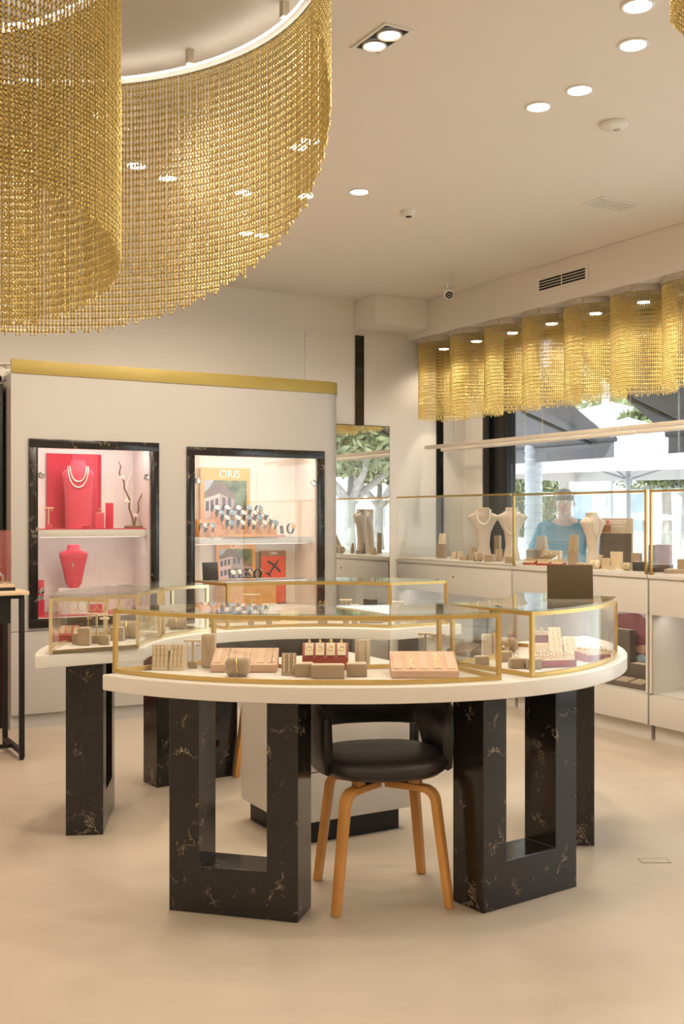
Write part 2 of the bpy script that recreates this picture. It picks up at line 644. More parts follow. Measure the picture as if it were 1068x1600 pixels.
# ------------------------------------------------------------------ built-in display wall with two niches
DW = thing('display_wall', 'white built-in display wall with gold band and two black marble framed niches', 'display wall', (0, 0, 0))
FY = 6.68
N1 = (1.690, 2.418, .672, 1.728)
N2 = (2.722, 3.652, .672, 1.712)
pnl = MB()
for x0, x1, z0, z1 in ((1.53, N1[0], .60, 2.18), (N1[1], N2[0], .60, 2.18), (N2[1], 3.74, .60, 2.18),
                       (N1[0], N1[1], N1[3], 2.18), (N2[0], N2[1], N2[3], 2.18), (N1[0], N1[1], .60, N1[2]), (N2[0], N2[1], .60, N2[2])):
    pnl.span(x0, x1, FY, FY + .02, z0, z1)
pnl.build('front_panel', 'lacquer_wall', DW)


def corner(r0, r1, z0, z1, name, m, off=0.0):
    cx_, cy_ = 3.74, FY + .12
    o = [(cx_ + r1 * math.cos(R(a)), cy_ + r1 * math.sin(R(a))) for a in range(-90, 1, 9)]
    i = [(cx_ + r0 * math.cos(R(a)), cy_ + r0 * math.sin(R(a))) for a in range(0, -91, -9)]
    mb = MB().prism(o + [(cx_ + r1, YB - .012), (cx_ + r0, YB - .012)] + i, z0, z1)
    return mb.build(name, m, DW, smooth=True, ang=25)


corner(.10, .12, .0, 2.18, 'corner_panel', 'lacquer_wall')
MB().span(1.53, 1.55, FY + .02, YB - .012, 0, 2.18).build('side_panel', 'lacquer_wall', DW)
MB().span(1.535, 3.84, FY + .03, YB - .012, 2.16, 2.179).build('top_panel', 'lacquer_wall', DW)
MB().span(1.53, 3.74, FY - .006, FY + .014, 2.18, 2.265).build('gold_band', 'gold_band', DW, bevel=.002)
corner(.106, .126, 2.18, 2.265, 'gold_band', 'gold_band')
for a, b in ((1.53, 2.568), (2.572, 3.738)):
    MB().span(a, b, FY + .001, FY + .02, .088, .596).build('lower_panel', 'lacquer_wall', DW, bevel=.0015)
MB().span(1.54, 3.74, FY + .03, FY + .05, 0, .088).build('plinth', 'lacquer_wall', DW)
MB().span(1.54, 3.74, FY + .0195, FY + .024, .594, .603).build('shadow_gap', 'shadow_gap', DW)
NYB = 7.02
mat('niche_lilac', (0.74, 0.68, 0.68), 0.6, 0, 0.02, 2)
mat('niche_cream', (0.80, 0.72, 0.64), 0.6, 0, 0.02, 2)
for (x0, x1, z0, z1), m, zs in ((N1, 'niche_lilac', 1.22), (N2, 'niche_cream', 1.162)):
    nb = MB()
    zc_ = z1 + .05
    nb.span(x0 - .015, x1 + .015, NYB, NYB + .015, z0 - .015, zc_ + .015)
    nb.span(x0 - .015, x0 + .001, FY + .021, NYB, z0 - .015, zc_ + .015).span(x1 - .001, x1 + .015, FY + .021, NYB, z0 - .015, zc_ + .015)
    nb.span(x0, x1, FY + .021, NYB, z0 - .015, z0 + .001).span(x0, x1, FY + .021, NYB, zc_ - .001, zc_ + .015)
    nb.build('niche', m, DW)
    MB().span(x0 + .002, x1 - .002, FY + .055, NYB, zs - .045, zs).build('shelf', 'lacquer', DW, bevel=.001)
    t = .055
    for a, b, c_, d in ((x0 - t, x1 + t, z1, z1 + t), (x0 - t, x1 + t, z0 - t, z0), (x0 - t, x0, z0, z1), (x1, x1 + t, z0, z1)):
        MB().span(a, b, FY - .016, FY - .0005, c_, d).build('marble_frame', 'black_marble', DW, bevel=.001)
    xm = (x0 + x1) / 2
    for a, b in ((x0 + .003, xm - .002), (xm + .002, x1 - .003)):
        g = MB().span(a, b, FY + .006, FY + .014, z0 + .004, z1 - .004).build('glass_door', 'glass', DW)
        xh = a + .022 if a < xm - .1 else b - .022
        for zh in (z1 - .17, z0 + .17):
            h = MB().lathe([(.0, 0), (.019, 0), (.021, .003), (.021, .006), (.017, .010), (0, .011)], 16).build('glass_hinge', 'chrome', g, smooth=True)
            h.rotation_euler = (R(90), 0, 0)
            h.location = (xh, FY + .005, zh)
            MB().span(-.024, 0, -.004, .004, -.007, .007).build('hinge_arm', 'chrome', g, loc=(xh - .004 if xh < xm else xh + .028, FY + .002, zh))
    for zz in (zc_ - .006, zs - .0492):
        st = MB().span(x0 + .04, x1 - .04, FY + (.025 if zz > 1.4 else .085), FY + (.037 if zz > 1.4 else .10), zz, zz + .004).build('led_strip', 'led_soft', DW)
        lamp('niche_light', 'AREA', (xm, FY + (.032 if zz > 1.4 else .092), zz - .004), 1.7 if zz > 1.4 else .6, DW, (1.0, .90, .80), x1 - x0 - .1, size_y=.012 if zz > 1.4 else .03, rot=(R(38) if zz > 1.4 else R(58), 0, 0))

# red and black fluted unit beside the display wall
RU = thing('fluted_display_unit', 'tall black framed unit with fluted red panel in the corner', 'display unit', (0, 0, 0))
MB().span(.45, 1.52, 6.86, YB - .012, 0, 2.12).build('carcass', 'black_metal', RU)
for a, b, c_, d in ((1.465, 1.505, 0, 2.12), (.46, .50, 0, 2.12), (.50, 1.465, 2.07, 2.12), (.50, 1.465, 0, .06)):
    MB().span(a, b, 6.78, 6.8599, c_, d).build('frame_bar', 'black_metal', RU, bevel=.001)
xr = 1.462
while xr > .52:
    MB().lathe([(.014, .06), (.014, 2.07)], 10, (xr - .013, 6.846, 0)).build('flute', 'rib_red', RU, smooth=True)
    xr -= .0285


# ------------------------------------------------------------------ camera-side black table with glass case
TB = thing('side_table', 'slim black metal framed table with oak top beside the red fluted unit', 'table', (0, 0, 0))
MB().span(.55, 1.425, 5.80, 6.27, .885, .905).build('tabletop', 'table_oak', TB, bevel=.002)
MB().span(.57, 1.405, 5.83, 6.25, .865, .8849).build('apron', 'black_metal', TB)
MB().span(.60, 1.335, 5.835, 6.24, .735, .8649).build('drawer', 'black_metal', TB)
for lx in (1.395, .585):
    for ly in (5.845, 6.235):
        MB().span(lx - .013, lx + .013, ly - .013, ly + .013, .012, .8649).build('leg', 'black_metal', TB, bevel=.001)
        MB().lathe([(.011, 0), (.012, .004), (.009, .012)], 12, (lx, ly, 0)).build('foot', 'black_metal', TB)
    MB().span(lx - .012, lx + .012, 5.858, 6.222, .03, .055).build('stretcher', 'black_metal', TB)
MB().span(.597, 1.383, 6.03, 6.05, .032, .052).build('stretcher', 'black_metal', TB)
CS = thing('tabletop_case', 'small acrylic display case on the black side table', 'display case', (.97, 6.04, .905))
MB().span(-.405, .40, -.16, .16, 0, .018).build('base', 'black_metal', CS)
MB().span(-.40, .395, -.155, .155, .0181, .034).build('wood_base', 'table_oak', CS)
for x0, x1, y0, y1, z0, z1 in ((-.39, .385, -.145, -.14, .0342, .32), (-.39, .385, .14, .145, .0342, .32), (-.39, -.385, -.14, .14, .0342, .32), (.38, .385, -.14, .14, .0342, .32), (-.39, .385, -.145, .145, .32, .325)):
    MB().span(x0, x1, y0, y1, z0, z1).build('pane', 'acrylic', CS)
wt = thing('wristwatch', 'steel wristwatch lying in the small acrylic case', 'watch', (1.30, 5.97, .9393))
MB().torus((0, 0, .028), .026, .008, 18, 6, M=Matrix.Rotation(R(90), 3, 'X')).build('bracelet', 'steel', wt, smooth=True)
MB().lathe([(.0, 0), (.019, 0), (.019, .008), (.0, .009)], 18, (0, 0, .05)).build('case', 'steel', wt, smooth=True)


# ------------------------------------------------------------------ ceiling fittings
def downlight(px, py, label, group=None, r=.048, watts=SPOT_W):
    x, y = at(px, py, HC)
    return downlight_at(x, y, label, group, r, watts)


DL_RING = MB().lathe([(.044, -.001), (.056, -.001), (.057, -.004), (.052, -.007), (.046, -.006), (.044, -.001)], 28).mesh('trim_ring', 'white_plastic', smooth=True)
DL_LENS = MB().lathe([(.0, -.0035), (.046, -.0035), (.046, -.001), (.0, -.001)], 28).mesh('lens', 'led_lamp')


def downlight_at(x, y, label, group=None, r=.048, watts=SPOT_W):
    t = thing('ceiling_downlight', label, 'ceiling light', (x, y, HC), 0, group)
    link('trim_ring', DL_RING, t)
    link('lens', DL_LENS, t)
    lamp('downlight_beam', 'SPOT', (0, 0, -.02), watts, t, WARM, .045, spot=R(172), blend=.55)
    return t


G1 = 'downlights beside the smoke detector'
for a, b in ((841, 166), (905, 140)):
    downlight(a, b, 'round ceiling downlight in the pair nearest the round smoke detector', G1, watts=SPOT_W * 1.5)
for a, b in ((989, 69), (996, 8)):
    downlight(a, b, 'round ceiling downlight in the pair over the aisle by the window counter', 'downlights over the window aisle')
downlight(561, 299, 'single round ceiling downlight between the twin spotlight and the small white sensor', watts=SPOT_W * 1.5)
G2 = 'downlights seen through the chain curtain'
for a, b in ((380, 300), (475, 305), (468, 229), (485, 219), (385, 364), (409, 367), (213, 258), (261, 277), (160, 180), (160, 208)):
    downlight(a, b, 'round ceiling downlight seen through the hanging gold chain curtain', G2, watts=SPOT_W * .95)
for ax, ay in ((-2.2, -1.8), (-.8, -1.8), (.8, -1.8), (2.4, -1.8), (3.9, -1.8), (-2.2, 0), (-.6, .1), (2.4, .1), (3.9, .2), (-2.2, 1.8), (-1.0, 2.2), (3.6, 1.4), (-2.0, 3.8), (-.8, 3.8), (-2.0, 5.6), (-.5, 5.4), (.7, 5.9)):
    downlight_at(ax, ay, 'round ceiling downlight over the front and side of the shop', 'downlights over the front of the shop', watts=SPOT_W * 1.6)

x, y = P(.142, 3.82)
tw = thing('twin_spotlight', 'recessed twin square spotlight with two round lamps in the ceiling', 'ceiling light', (x, y, HC), 0)
fr = MB()
for x0, x1, y0, y1 in ((-.06, .06, -.115, -.103), (-.06, .06, .103, .115), (-.06, -.049, -.103, .103), (.049, .06, -.103, .103)):
    fr.span(x0, x1, y0, y1, -.005, -.0005)
fr.build('frame', 'white_plastic', tw)
MB().span(-.049, .049, -.103, .103, -.002, -.0005).build('recess', 'dark_slot', tw)
for s in (-1, 1):
    rg = MB().lathe([(.036, -.004), (.045, -.004), (.046, -.010), (.041, -.012), (.036, -.008)], 24, (0, s * .05, 0), cap=False).build('lamp_ring', 'champagne', tw, smooth=True)
    MB().lathe([(0, -.006), (.0375, -.006), (.0375, -.004), (0, -.004)], 24, (0, s * .05, 0)).build('lamp_lens', 'led_lamp', tw)
    lamp('twin_beam', 'SPOT', (0, s * .05, -.03), SPOT_W, tw, WARM, .045, spot=R(172), blend=.55)

x, y = at(958, 193, HC)
sd = thing('smoke_detector', 'round cream smoke detector with a small lens on the ceiling', 'smoke detector', (x, y, HC))
MB().lathe([(0, -.028), (.03, -.027), (.058, -.016), (.062, -.004), (.060, -.0005), (0, -.0005)], 28).build('body', 'white_plastic', sd, smooth=True)
MB().lathe([(0, -.033), (.010, -.032), (.017, -.027), (.017, -.022)], 16, (.012, -.008, 0)).build('lens', 'grey_cap', sd, smooth=True)
x, y = at(638, 330, HC)
sd = thing('ceiling_sensor', 'small white sensor puck on the ceiling', 'sensor', (x, y, HC))
MB().lathe([(0, -.030), (.030, -.030), (.034, -.026), (.040, -.012), (.042, -.0005), (0, -.0005)], 24).build('body', 'white_plastic', sd, smooth=True)
MB().lathe([(0, -.033), (.016, -.033), (.018, -.030)], 16).build('sensor_eye', 'dark_slot', sd)


def slot_vent(name, label, loc, rz, L, W_, n, slot='dark_slot'):
    t = thing(name, label, 'air vent', loc, rz)
    b = .016
    fr = MB().span(-L / 2, L / 2, -W_ / 2, -W_ / 2 + b, -.006, -.0005).span(-L / 2, L / 2, W_ / 2 - b, W_ / 2, -.006, -.0005)
    fr.span(-L / 2, -L / 2 + b, -W_ / 2 + b, W_ / 2 - b, -.006, -.0005).span(L / 2 - b, L / 2, -W_ / 2 + b, W_ / 2 - b, -.006, -.0005)
    fr.build('frame', 'white_plastic', t)
    MB().span(-L / 2 + b, L / 2 - b, -W_ / 2 + b, W_ / 2 - b, -.0015, -.0005).build('recess', slot, t)
    for i in range(n):
        y_ = -W_ / 2 + b + (i + .5) * (W_ - 2 * b) / n
        MB().span(-L / 2 + b, L / 2 - b, y_ - .3 * (W_ - 2 * b) / n, y_ + .3 * (W_ - 2 * b) / n, -.005, -.002).build('slat', 'white_plastic', t)
    return t


x, y = P(1.465, 5.83)
slot_vent('ceiling_vent', 'slatted rectangular air vent in the ceiling near the window bulkhead', (x, y, HC), 0, .29, .17, 4, 'champagne')
x, y = P(-.70, 4.46)
slot_vent('ceiling_vent', 'long narrow air vent in the ceiling behind the chain curtain', (x, y, HC), R(8), .30, .09, 2, 'champagne')
# vent in the bulkhead face
bv = thing('bulkhead_vent', 'black slotted air grille in the bulkhead over the chain pendants', 'air vent', (4.80, 5.415, 2.865))
fr = MB()
for y0, y1, z0, z1 in ((-.255, .255, .037, .052), (-.255, .255, -.052, -.037), (-.255, -.225, -.037, .037), (.225, .255, -.037, .037)):
    fr.span(-.005, -.0005, y0, y1, z0, z1)
fr.build('frame', 'wall_paint', bv)
MB().span(-.0020, -.0005, -.225, .225, -.037, .037).build('recess', 'dark_slot', bv)
for k in range(5):
    MB().span(-.006, -.0022, -.225, .225, -.039 + k * .0185, -.0345 + k * .0185).build('slat', 'wall_paint', bv)
MB().span(-.0062, -.0021, -.003, .003, -.037, .037).build('mullion', 'wall_paint', bv)


# security cameras
def security_camera(label, x, y, z, rz, hang=True):
    t = thing('security_camera', label, 'camera', (x, y, z), rz)
    MB().span(-.055, .055, -.035, .035, .058, .066).build('mount_plate', 'white_plastic', t, bevel=.002)
    MB().lathe([(.012, .02), (.012, .058)], 12).build('neck', 'white_plastic', t)
    b = MB().lathe([(0, -.055), (.026, -.055), (.033, -.048), (.034, .035), (.028, .05), (0, .052)], 20).build('housing', 'white_plastic', t, smooth=True)
    b.rotation_euler = (R(-62), 0, 0)
    l = MB().lathe([(0, -.060), (.022, -.060), (.026, -.056), (.026, -.050)], 20).build('lens', 'dark_slot', b, smooth=True)
    MB().torus((0, 0, -.0585), .012, .003, 16, 6).build('lens_ring', 'steel', l)
    if hang:
        for k, dx in enumerate((.018, .026)):
            MB().tube([(dx, .0, .066), (dx + .012, 0, .09), (dx + .004, 0, .115), (dx + .01 - .012 * k, 0, HC - z - .0005)], .0018, 6).build('cable', 'white_plastic', t)
    return t


x, y = P(.735, 7.50)
security_camera('white bullet security camera hanging by thin wires below the ceiling', x, y, 2.865, FACE + R(8))
security_camera('white bullet security camera on top of the red fluted unit', on_y(4, 6.9), 6.86, 2.190, FACE - R(25), False)


# ------------------------------------------------------------------ chain curtains
def chain_mesh(name, chains, pitch=.0128, hw=.0062, hn=.0033):
    """chains: list of (x, y, tangent angle, z top, z bottom); every link is a small faceted body"""
    vs_ = []
    for (x, y, a, zt, zb) in chains:
        n = max(1, int((zt - zb) / pitch))
        k = np.arange(n)
        zc = zt - (k + .5) * pitch
        wide = np.where(k % 2 == 0, hw, hn)
        deep = np.where(k % 2 == 0, hn, hw)
        t = np.array([math.cos(a), math.sin(a), 0])
        nn = np.array([-math.sin(a), math.cos(a), 0])
        c = np.stack([np.full(n, x), np.full(n, y), zc], 1)
        up = np.array([0, 0, pitch * .50])
        tw, nd = t * wide[:, None], nn * deep[:, None]
        k1, k2 = .62, .25
        pts = np.stack([c + up + tw * k1, c + up * k2 + tw, c - up * k2 + tw, c - up + tw * k1,
                        c - up - tw * k1, c - up * k2 - tw, c + up * k2 - tw, c + up - tw * k1,
                        c + nd, c - nd], 1)
        vs_.append(pts.reshape(-1, 3))
    V = np.concatenate(vs_)
    nl = len(V) // 10
    base = []
    for i in range(8):
        base.append([8, i, (i + 1) % 8])
        base.append([9, (i + 1) % 8, i])
    base = np.array(base)
    F = (base[None] + 10 * np.arange(nl)[:, None, None]).reshape(-1, 3)
    me = bpy.data.meshes.new(name)
    me.vertices.add(len(V))
    me.vertices.foreach_set('co', V.astype(np.float32).ravel())
    me.loops.add(F.size)
    me.loops.foreach_set('vertex_index', F.astype(np.int32).ravel())
    me.polygons.add(len(F))
    me.polygons.foreach_set('loop_start', np.arange(0, F.size, 3, dtype=np.int32))
    me.polygons.foreach_set('loop_total', np.full(len(F), 3, dtype=np.int32))
    me.update()
    me.validate()
    me.materials.append(MATS['chain_gold'])
    return me


def ring_curve(c, rfun, a0, a1, n):
    out = []
    for i in range(n):
        a = a0 + (a1 - a0) * i / n
        r = rfun(a)
        out.append((c[0] + r * math.cos(R(a)), c[1] + r * math.sin(R(a))))
    return out


BC = thing('chain_chandelier', 'huge spiral chandelier of hanging gold chains with glowing LED rails', 'chandelier', (*P(-1.05, 3.05), HC))
bx, by = P(-1.05, 3.05)


def curtain(part, c, rfun, bottom, a0=0, a1=360, pitch=.0135, zt=2.93):
    L = abs(R(a1 - a0)) * sum(rfun(a0 + (a1 - a0) * k / 20) for k in range(21)) / 21
    n = int(L / pitch)
    pl = ring_curve(c, rfun, a0, a1, n)
    ch = []
    m = len(pl)
    for i, (X, D) in enumerate(pl):
        q = pl[(i + 1) % m] if a1 - a0 >= 360 else pl[min(i + 1, m - 1)]
        p0 = pl[i - 1] if (i or a1 - a0 >= 360) else pl[0]
        x1, y1 = P(*q)
        x0, y0 = P(*p0)
        x, y = P(X, D)
        g = pl[(i // 5) * 5]
        zb = bottom(*g) - .008 * math.sin(i * 1.7)
        jx = random.uniform(-.0016, .0016)
        ch.append((x - bx + jx * CY, y - by - jx * SY, math.atan2(y1 - y0, x1 - x0), zt - HC, zb - HC))
    o = link(part, chain_mesh(part, ch), BC)
    o['kind'] = 'stuff'
    cl = a1 - a0 >= 360
    pts = ring_curve(c, rfun, a0, a1, 120)
    if not cl:
        pts.append((c[0] + rfun(a1) * math.cos(R(a1)), c[1] + rfun(a1) * math.sin(R(a1))))
    rl = [P(*p) for p in pts]
    MB().tube([(x - bx, y - by, -.062) for x, y in rl], 0, closed=cl, w=.010, h=.026).build('rail', 'grey_cap', BC, smooth=True)
    pts = [(c[0] + (X - c[0]) * (1 - .022 / rfun(0)), c[1] + (D - c[1]) * (1 - .022 / rfun(0))) for X, D in pts]
    rl = [P(*p) for p in pts]
    MB().tube([(x - bx, y - by, -.060) for x, y in rl], .0042, 8, closed=cl).build('led_tube', 'led', BC, smooth=True)
    for k in range(0, 120, 10):
        X, D = pts[k]
        x, y = P(X, D)
        MB().span(x - bx - .012, x - bx + .012, y - by - .012, y - by + .012, -.052, -.0005).build('hanger', 'champagne', BC)


curtain('outer_chain_curtain', (-1.05, 3.05), lambda a: 1.015, lambda X, D: 2.0 + .42 * (4.06 - D) + .05 * (X + .84))
curtain('inner_chain_curtain', (-1.14, 3.05), lambda a: .50 + .11 * max(0, math.sin(R((a - 40) * 1.0))) ** 2, lambda X, D: 2.065 - .21 * (D - 3.0))

# near chandelier over the aisle: only the tip of its curtain shows
BN = thing('chain_chandelier', 'second gold chain chandelier over the aisle with only its lower tip showing', 'chandelier', (*P(1.075, 2.62), HC))
nx, ny = P(1.075, 2.62)
chs = []
for i in range(120):
    a = 2 * math.pi * i / 120
    chs.append((.26 * math.cos(a), .26 * math.sin(a), a + math.pi / 2, -.05, -.50 + .05 * math.sin(a)))
o = link('chain_curtain', chain_mesh('chain_curtain', chs), BN)
o['kind'] = 'stuff'
MB().lathe([(.25, -.05), (.268, -.05), (.268, -.0005), (.25, -.0005)], 40).build('cap_ring', 'grey_cap', BN, smooth=True)

# row of drum pendants over the window counter
drum_chains = []
ND = 98
for i in range(ND):
    a = 2 * math.pi * i / ND
    drum_chains.append((.200 * math.cos(a), .200 * math.sin(a), a + math.pi / 2, -.042, -.645 + .008 * math.sin(i * 2.3) + .006 * ((i // 6) % 2)))
drum_me = chain_mesh('chain_curtain', drum_chains)
cap_me = MB().lathe([(0, -.012), (.190, -.012), (.190, -.042), (.207, -.042), (.207, -.0005), (0, -.0005)], 48).mesh('cap', 'grey_cap', smooth=True)
notch_me = MB().box((-.1992, -.065, -.020), (.012, .05, .024), R(18)).mesh('cap_clip', 'champagne')
spot_me = MB().lathe([(0, -.075), (.042, -.075), (.046, -.070), (.046, -.0125), (0, -.0125)], 24).mesh('spot_housing', 'grey_cap', smooth=True)
lens_me = MB().lathe([(0, -.079), (.038, -.079), (.040, -.0755), (0, -.0755)], 24).mesh('spot_lens', 'led_lamp')
DY = [7.035 - .43 * i for i in range(8)]
ordn = ['closest to the back wall', 'second from the back wall', 'third from the back wall', 'fourth from the back wall', 'fifth from the back wall', 'sixth from the back wall', 'seventh from the back wall', 'eighth from the back wall']
for i, y in enumerate(DY):
    t = thing('chain_pendant', 'cylindrical gold chain pendant lamp over the window counter, ' + ordn[i], 'pendant lamp', (5.00, y, 2.72), 0, 'row of chain pendants over the window counter')
    c = link('chain_curtain', drum_me, t)
    c['kind'] = 'stuff'
    link('cap', cap_me, t)
    link('cap_clip', notch_me, t)
    s = link('spot_housing', spot_me, t)
    link('spot_lens', lens_me, s)
    lamp('pendant_beam', 'SPOT', (0, 0, -.09), 28, t, WARM, .035, spot=R(130), blend=.7)

# two slim linear rails hung on wires over the counter
RLS = []
for xx, zz, lab in ((4.94, 1.862, 'slim cream light rail hanging on wires, the one farther from the window glass'), (5.10, 1.850, 'slim cream light rail hanging on wires, the one next to the window glass')):
    t = thing('light_rail', lab, 'light rail', (xx, 0, zz))
    for y0, y1 in ((5.045, 7.20), (3.2, 5.03)):
        MB().span(-.014, .014, y0, y1, -.014, .014).build('rail', 'rail_cream', t, bevel=.002)
        MB().span(-.009, .009, y0 + .03, y1 - .03, -.0165, -.0142).build('diffuser', 'white_plastic', t)
    for yw in (6.82, 5.96, 5.10, 4.24, 3.81):
        MB().tube([(0, yw, .014), (0, yw, 2.72 - zz - .0005)], .0018, 6).build('wire', 'champagne', t)


# ------------------------------------------------------------------ the ring counter (two C-shaped halves)
SLB, SLT = .70, .755
CF, CB = (-.02, 4.60), (-.09, 4.56)
RF_A = [220, 240, 259, 270, 283, 298, 315, 340, 380]
RF_R = [1.195, 1.180, 1.162, 1.157, 1.172, 1.195, 1.207, 1.20, 1.19]


def rf(a):
    return float(np.interp(a, RF_A, RF_R))


def arc(c, a0, a1, r, n):
    out = []
    for i in range(n + 1):
        a = a0 + (a1 - a0) * i / n
        rr = r(a) if callable(r) else r
        out.append(P(c[0] + rr * math.cos(R(a)), c[1] + rr * math.sin(R(a))))
    return out


def counter_top(name, label, c, oa, ro, ia, ri):
    pts = arc(c, oa[0], oa[1], ro, 72) + arc(c, ia[1], ia[0], ri, 60)
    t = thing(name, label, 'counter', (*P(*c), 0))
    x0, y0 = P(*c)
    MB().prism([(x - x0, y - y0) for x, y in pts], SLB, SLT).build('worktop', 'white_stone', t, bevel=.006, seg=3, ang=25)
    return t


def marble_leg(parent, X, D, deg, L=.445, T=.15):
    x, y = P(X, D)
    mb = MB()
    w = .105
    pts = [(-L / 2, 0), (L / 2, 0), (L / 2, SLB - .001), (L / 2 - w, SLB - .001), (L / 2 - w, .155), (-L / 2 + w, .155), (-L / 2 + w, SLB - .001), (-L / 2, SLB - .001)]
    n = len(pts)
    vs_ = [(a, -T / 2, b) for a, b in pts] + [(a, T / 2, b) for a, b in pts]
    fs = [tuple(range(n)), tuple(range(2 * n - 1, n - 1, -1))] + [(i, i + n, (i + 1) % n + n, (i + 1) % n) for i in range(n)]
    mb.add(vs_, fs)
    o = mb.build('leg', 'black_marble', parent, (x - parent.location.x, y - parent.location.y, 0), room_angle(deg), bevel=.0015, seg=1)
    o['label'] = 'black marble U-shaped leg with cream veins'
    return o


TF = counter_top('ring_counter', 'curved white ring counter on black marble legs, the half above the front chair', CF, (227, 377), rf, (234, 366), .755)
TK = counter_top('ring_counter', 'curved white ring counter on black marble legs, the half in front of the display wall', CB, (53, 196.5), 1.165, (64, 184.5), .735)
marble_leg(TF, -.337, 3.571, -14.9)
marble_leg(TF, .600, 3.712, 35.7)
marble_leg(TF, .930, 4.475, 88)
marble_leg(TK, -1.075, 4.615, 96)
marble_leg(TK, -.751, 5.352, 36)
marble_leg(TK, .187, 5.50, -15)


def glass_case(label, c, oa, ro, ia, ri, z0=SLT + .0005, z1=.984, rev_gold='gold', n=28):
    outer = arc(c, oa[0], oa[1], ro, n)
    inner = arc(c, ia[0], ia[1], ri, n)
    loop = outer + inner[::-1]
    mx = sum(p[0] for p in loop) / len(loop)
    my = sum(p[1] for p in loop) / len(loop)
    t = thing('glass_case', label, 'display case', (mx, my, z0))
    L = lambda ps, z: [(x - mx, y - my, z) for x, y in ps]
    H = z1 - z0
    b = .014
    for nm, zz in (('bottom_frame', b / 2), ('top_frame', H - b / 2 - .006)):
        for ps in (outer, inner, [outer[0], inner[0]], [outer[-1], inner[-1]]):
            MB().tube(L(ps, zz), 0, w=b, h=b).build(nm, rev_gold, t)
    for p in (outer[0], outer[-1], inner[0], inner[-1]):
        a = math.atan2(p[1] - P(*c)[1], p[0] - P(*c)[0])
        MB().box((p[0] - mx, p[1] - my, H / 2 - .003), (b, b, H - .006), a).build('post', rev_gold, t)
    zc = (b + H - b - .006) / 2
    hh = H - 2 * b - .006 - .001
    for ps in (outer, inner, [outer[0], inner[0]], [outer[-1], inner[-1]]):
        if len(ps) == 2:
            a_, b_ = Vector(ps[0]), Vector(ps[1])
            d = (b_ - a_).normalized() * .010
            ps = [tuple(a_ + d), tuple(b_ - d)]
        MB().tube(L(ps, zc), 0, w=.005, h=hh).build('pane', 'glass', t, smooth=True)
    tp = MB().prism([(x - mx, y - my) for x, y in loop], H - .006, H)
    tp.mi = [0, 0] + [1] * (len(tp.f) - 2)
    tp.build('top_pane', ['glass', 'glass_edge'], t)
    return t


glass_case('long curved glass case with gold frame on the counter edge over the chair', CF, (226.8, 298.6), lambda a: rf(a) - .058, (232, 300.4), .745)
glass_case('curved glass case with gold frame on the ring counter holding red ring trays', CF, (305.2, 343.5), lambda a: rf(a) - .045, (304.6, 355.5), .755)
glass_case('wedge glass case with pale gold frame at the counter end near the red niche', CB, (195, 156), 1.105, (186.4, 161.5), .765, rev_gold='gold_pale')
glass_case('short glass case with pale gold frame on the ring counter below the marble frames', CB, (152.5, 134), 1.085, (156, 134.5), .79, rev_gold='gold_pale')
glass_case('long glass case with gold frame on the ring counter below the watch niche', CB, (126, 55.8), 1.10, (125.5, 66), .80)

# cards standing on case tops
sg = thing('sign_card', 'plain bronze sign card standing on the curved glass case', 'sign', (*at(890, 936, .984), .984), FACE)
MB().box((0, 0, .066), (.176, .007, .132), 0, 0, Matrix.Rotation(R(-4), 3, 'X')).build('card', 'bronze_card', sg, bevel=.001)
MB().span(-.05, .05, -.012, .016, .0003, .007).build('foot', 'bronze_card', sg)
x, y = P(-.655, 5.35)
sg = thing('sign_card', 'black tilted display card on a white block over the short glass case', 'sign', (x, y, .984), FACE + R(20))
MB().box((0, 0, .046), (.078, .008, .090), 0, 0, Matrix.Rotation(R(-10), 3, 'X')).build('card', 'black_card', sg, bevel=.001)
MB().extrude_x([(.004, .0003), (.035, .0003), (.006, .07)], -.032, .032).build('easel', 'paper_white', sg)

# drawer cabinet inside the ring
x, y = P(-.190, 4.215)
cb = thing('drawer_pedestal', 'white drawer pedestal on a black plinth standing inside the ring counter', 'cabinet', (x, y, 0))
MB().span(.03, .51, .03, .46, 0, .086).build('plinth', 'black_metal', cb)
MB().span(0, .545, .012, .49, .0862, .684).build('body', 'lacquer', cb, bevel=.002)
for k in range(3):
    d = MB().span(.004, .541, -.006, .0118, .092 + k * .198, .286 + k * .198).build('drawer', 'lacquer', cb, bevel=.001)
cbl = thing('power_cable', 'thin dark cable hanging beside the white drawer pedestal', 'cable', (*P(.33, 5.05), 0))
MB().tube([(0, 0, .699), (.002, 0, .5), (0, .001, .3), (.002, 0, .1), (.01, 0, .004), (.06, .02, .004)], .0045, 8).build('cord', 'black_metal', cbl)


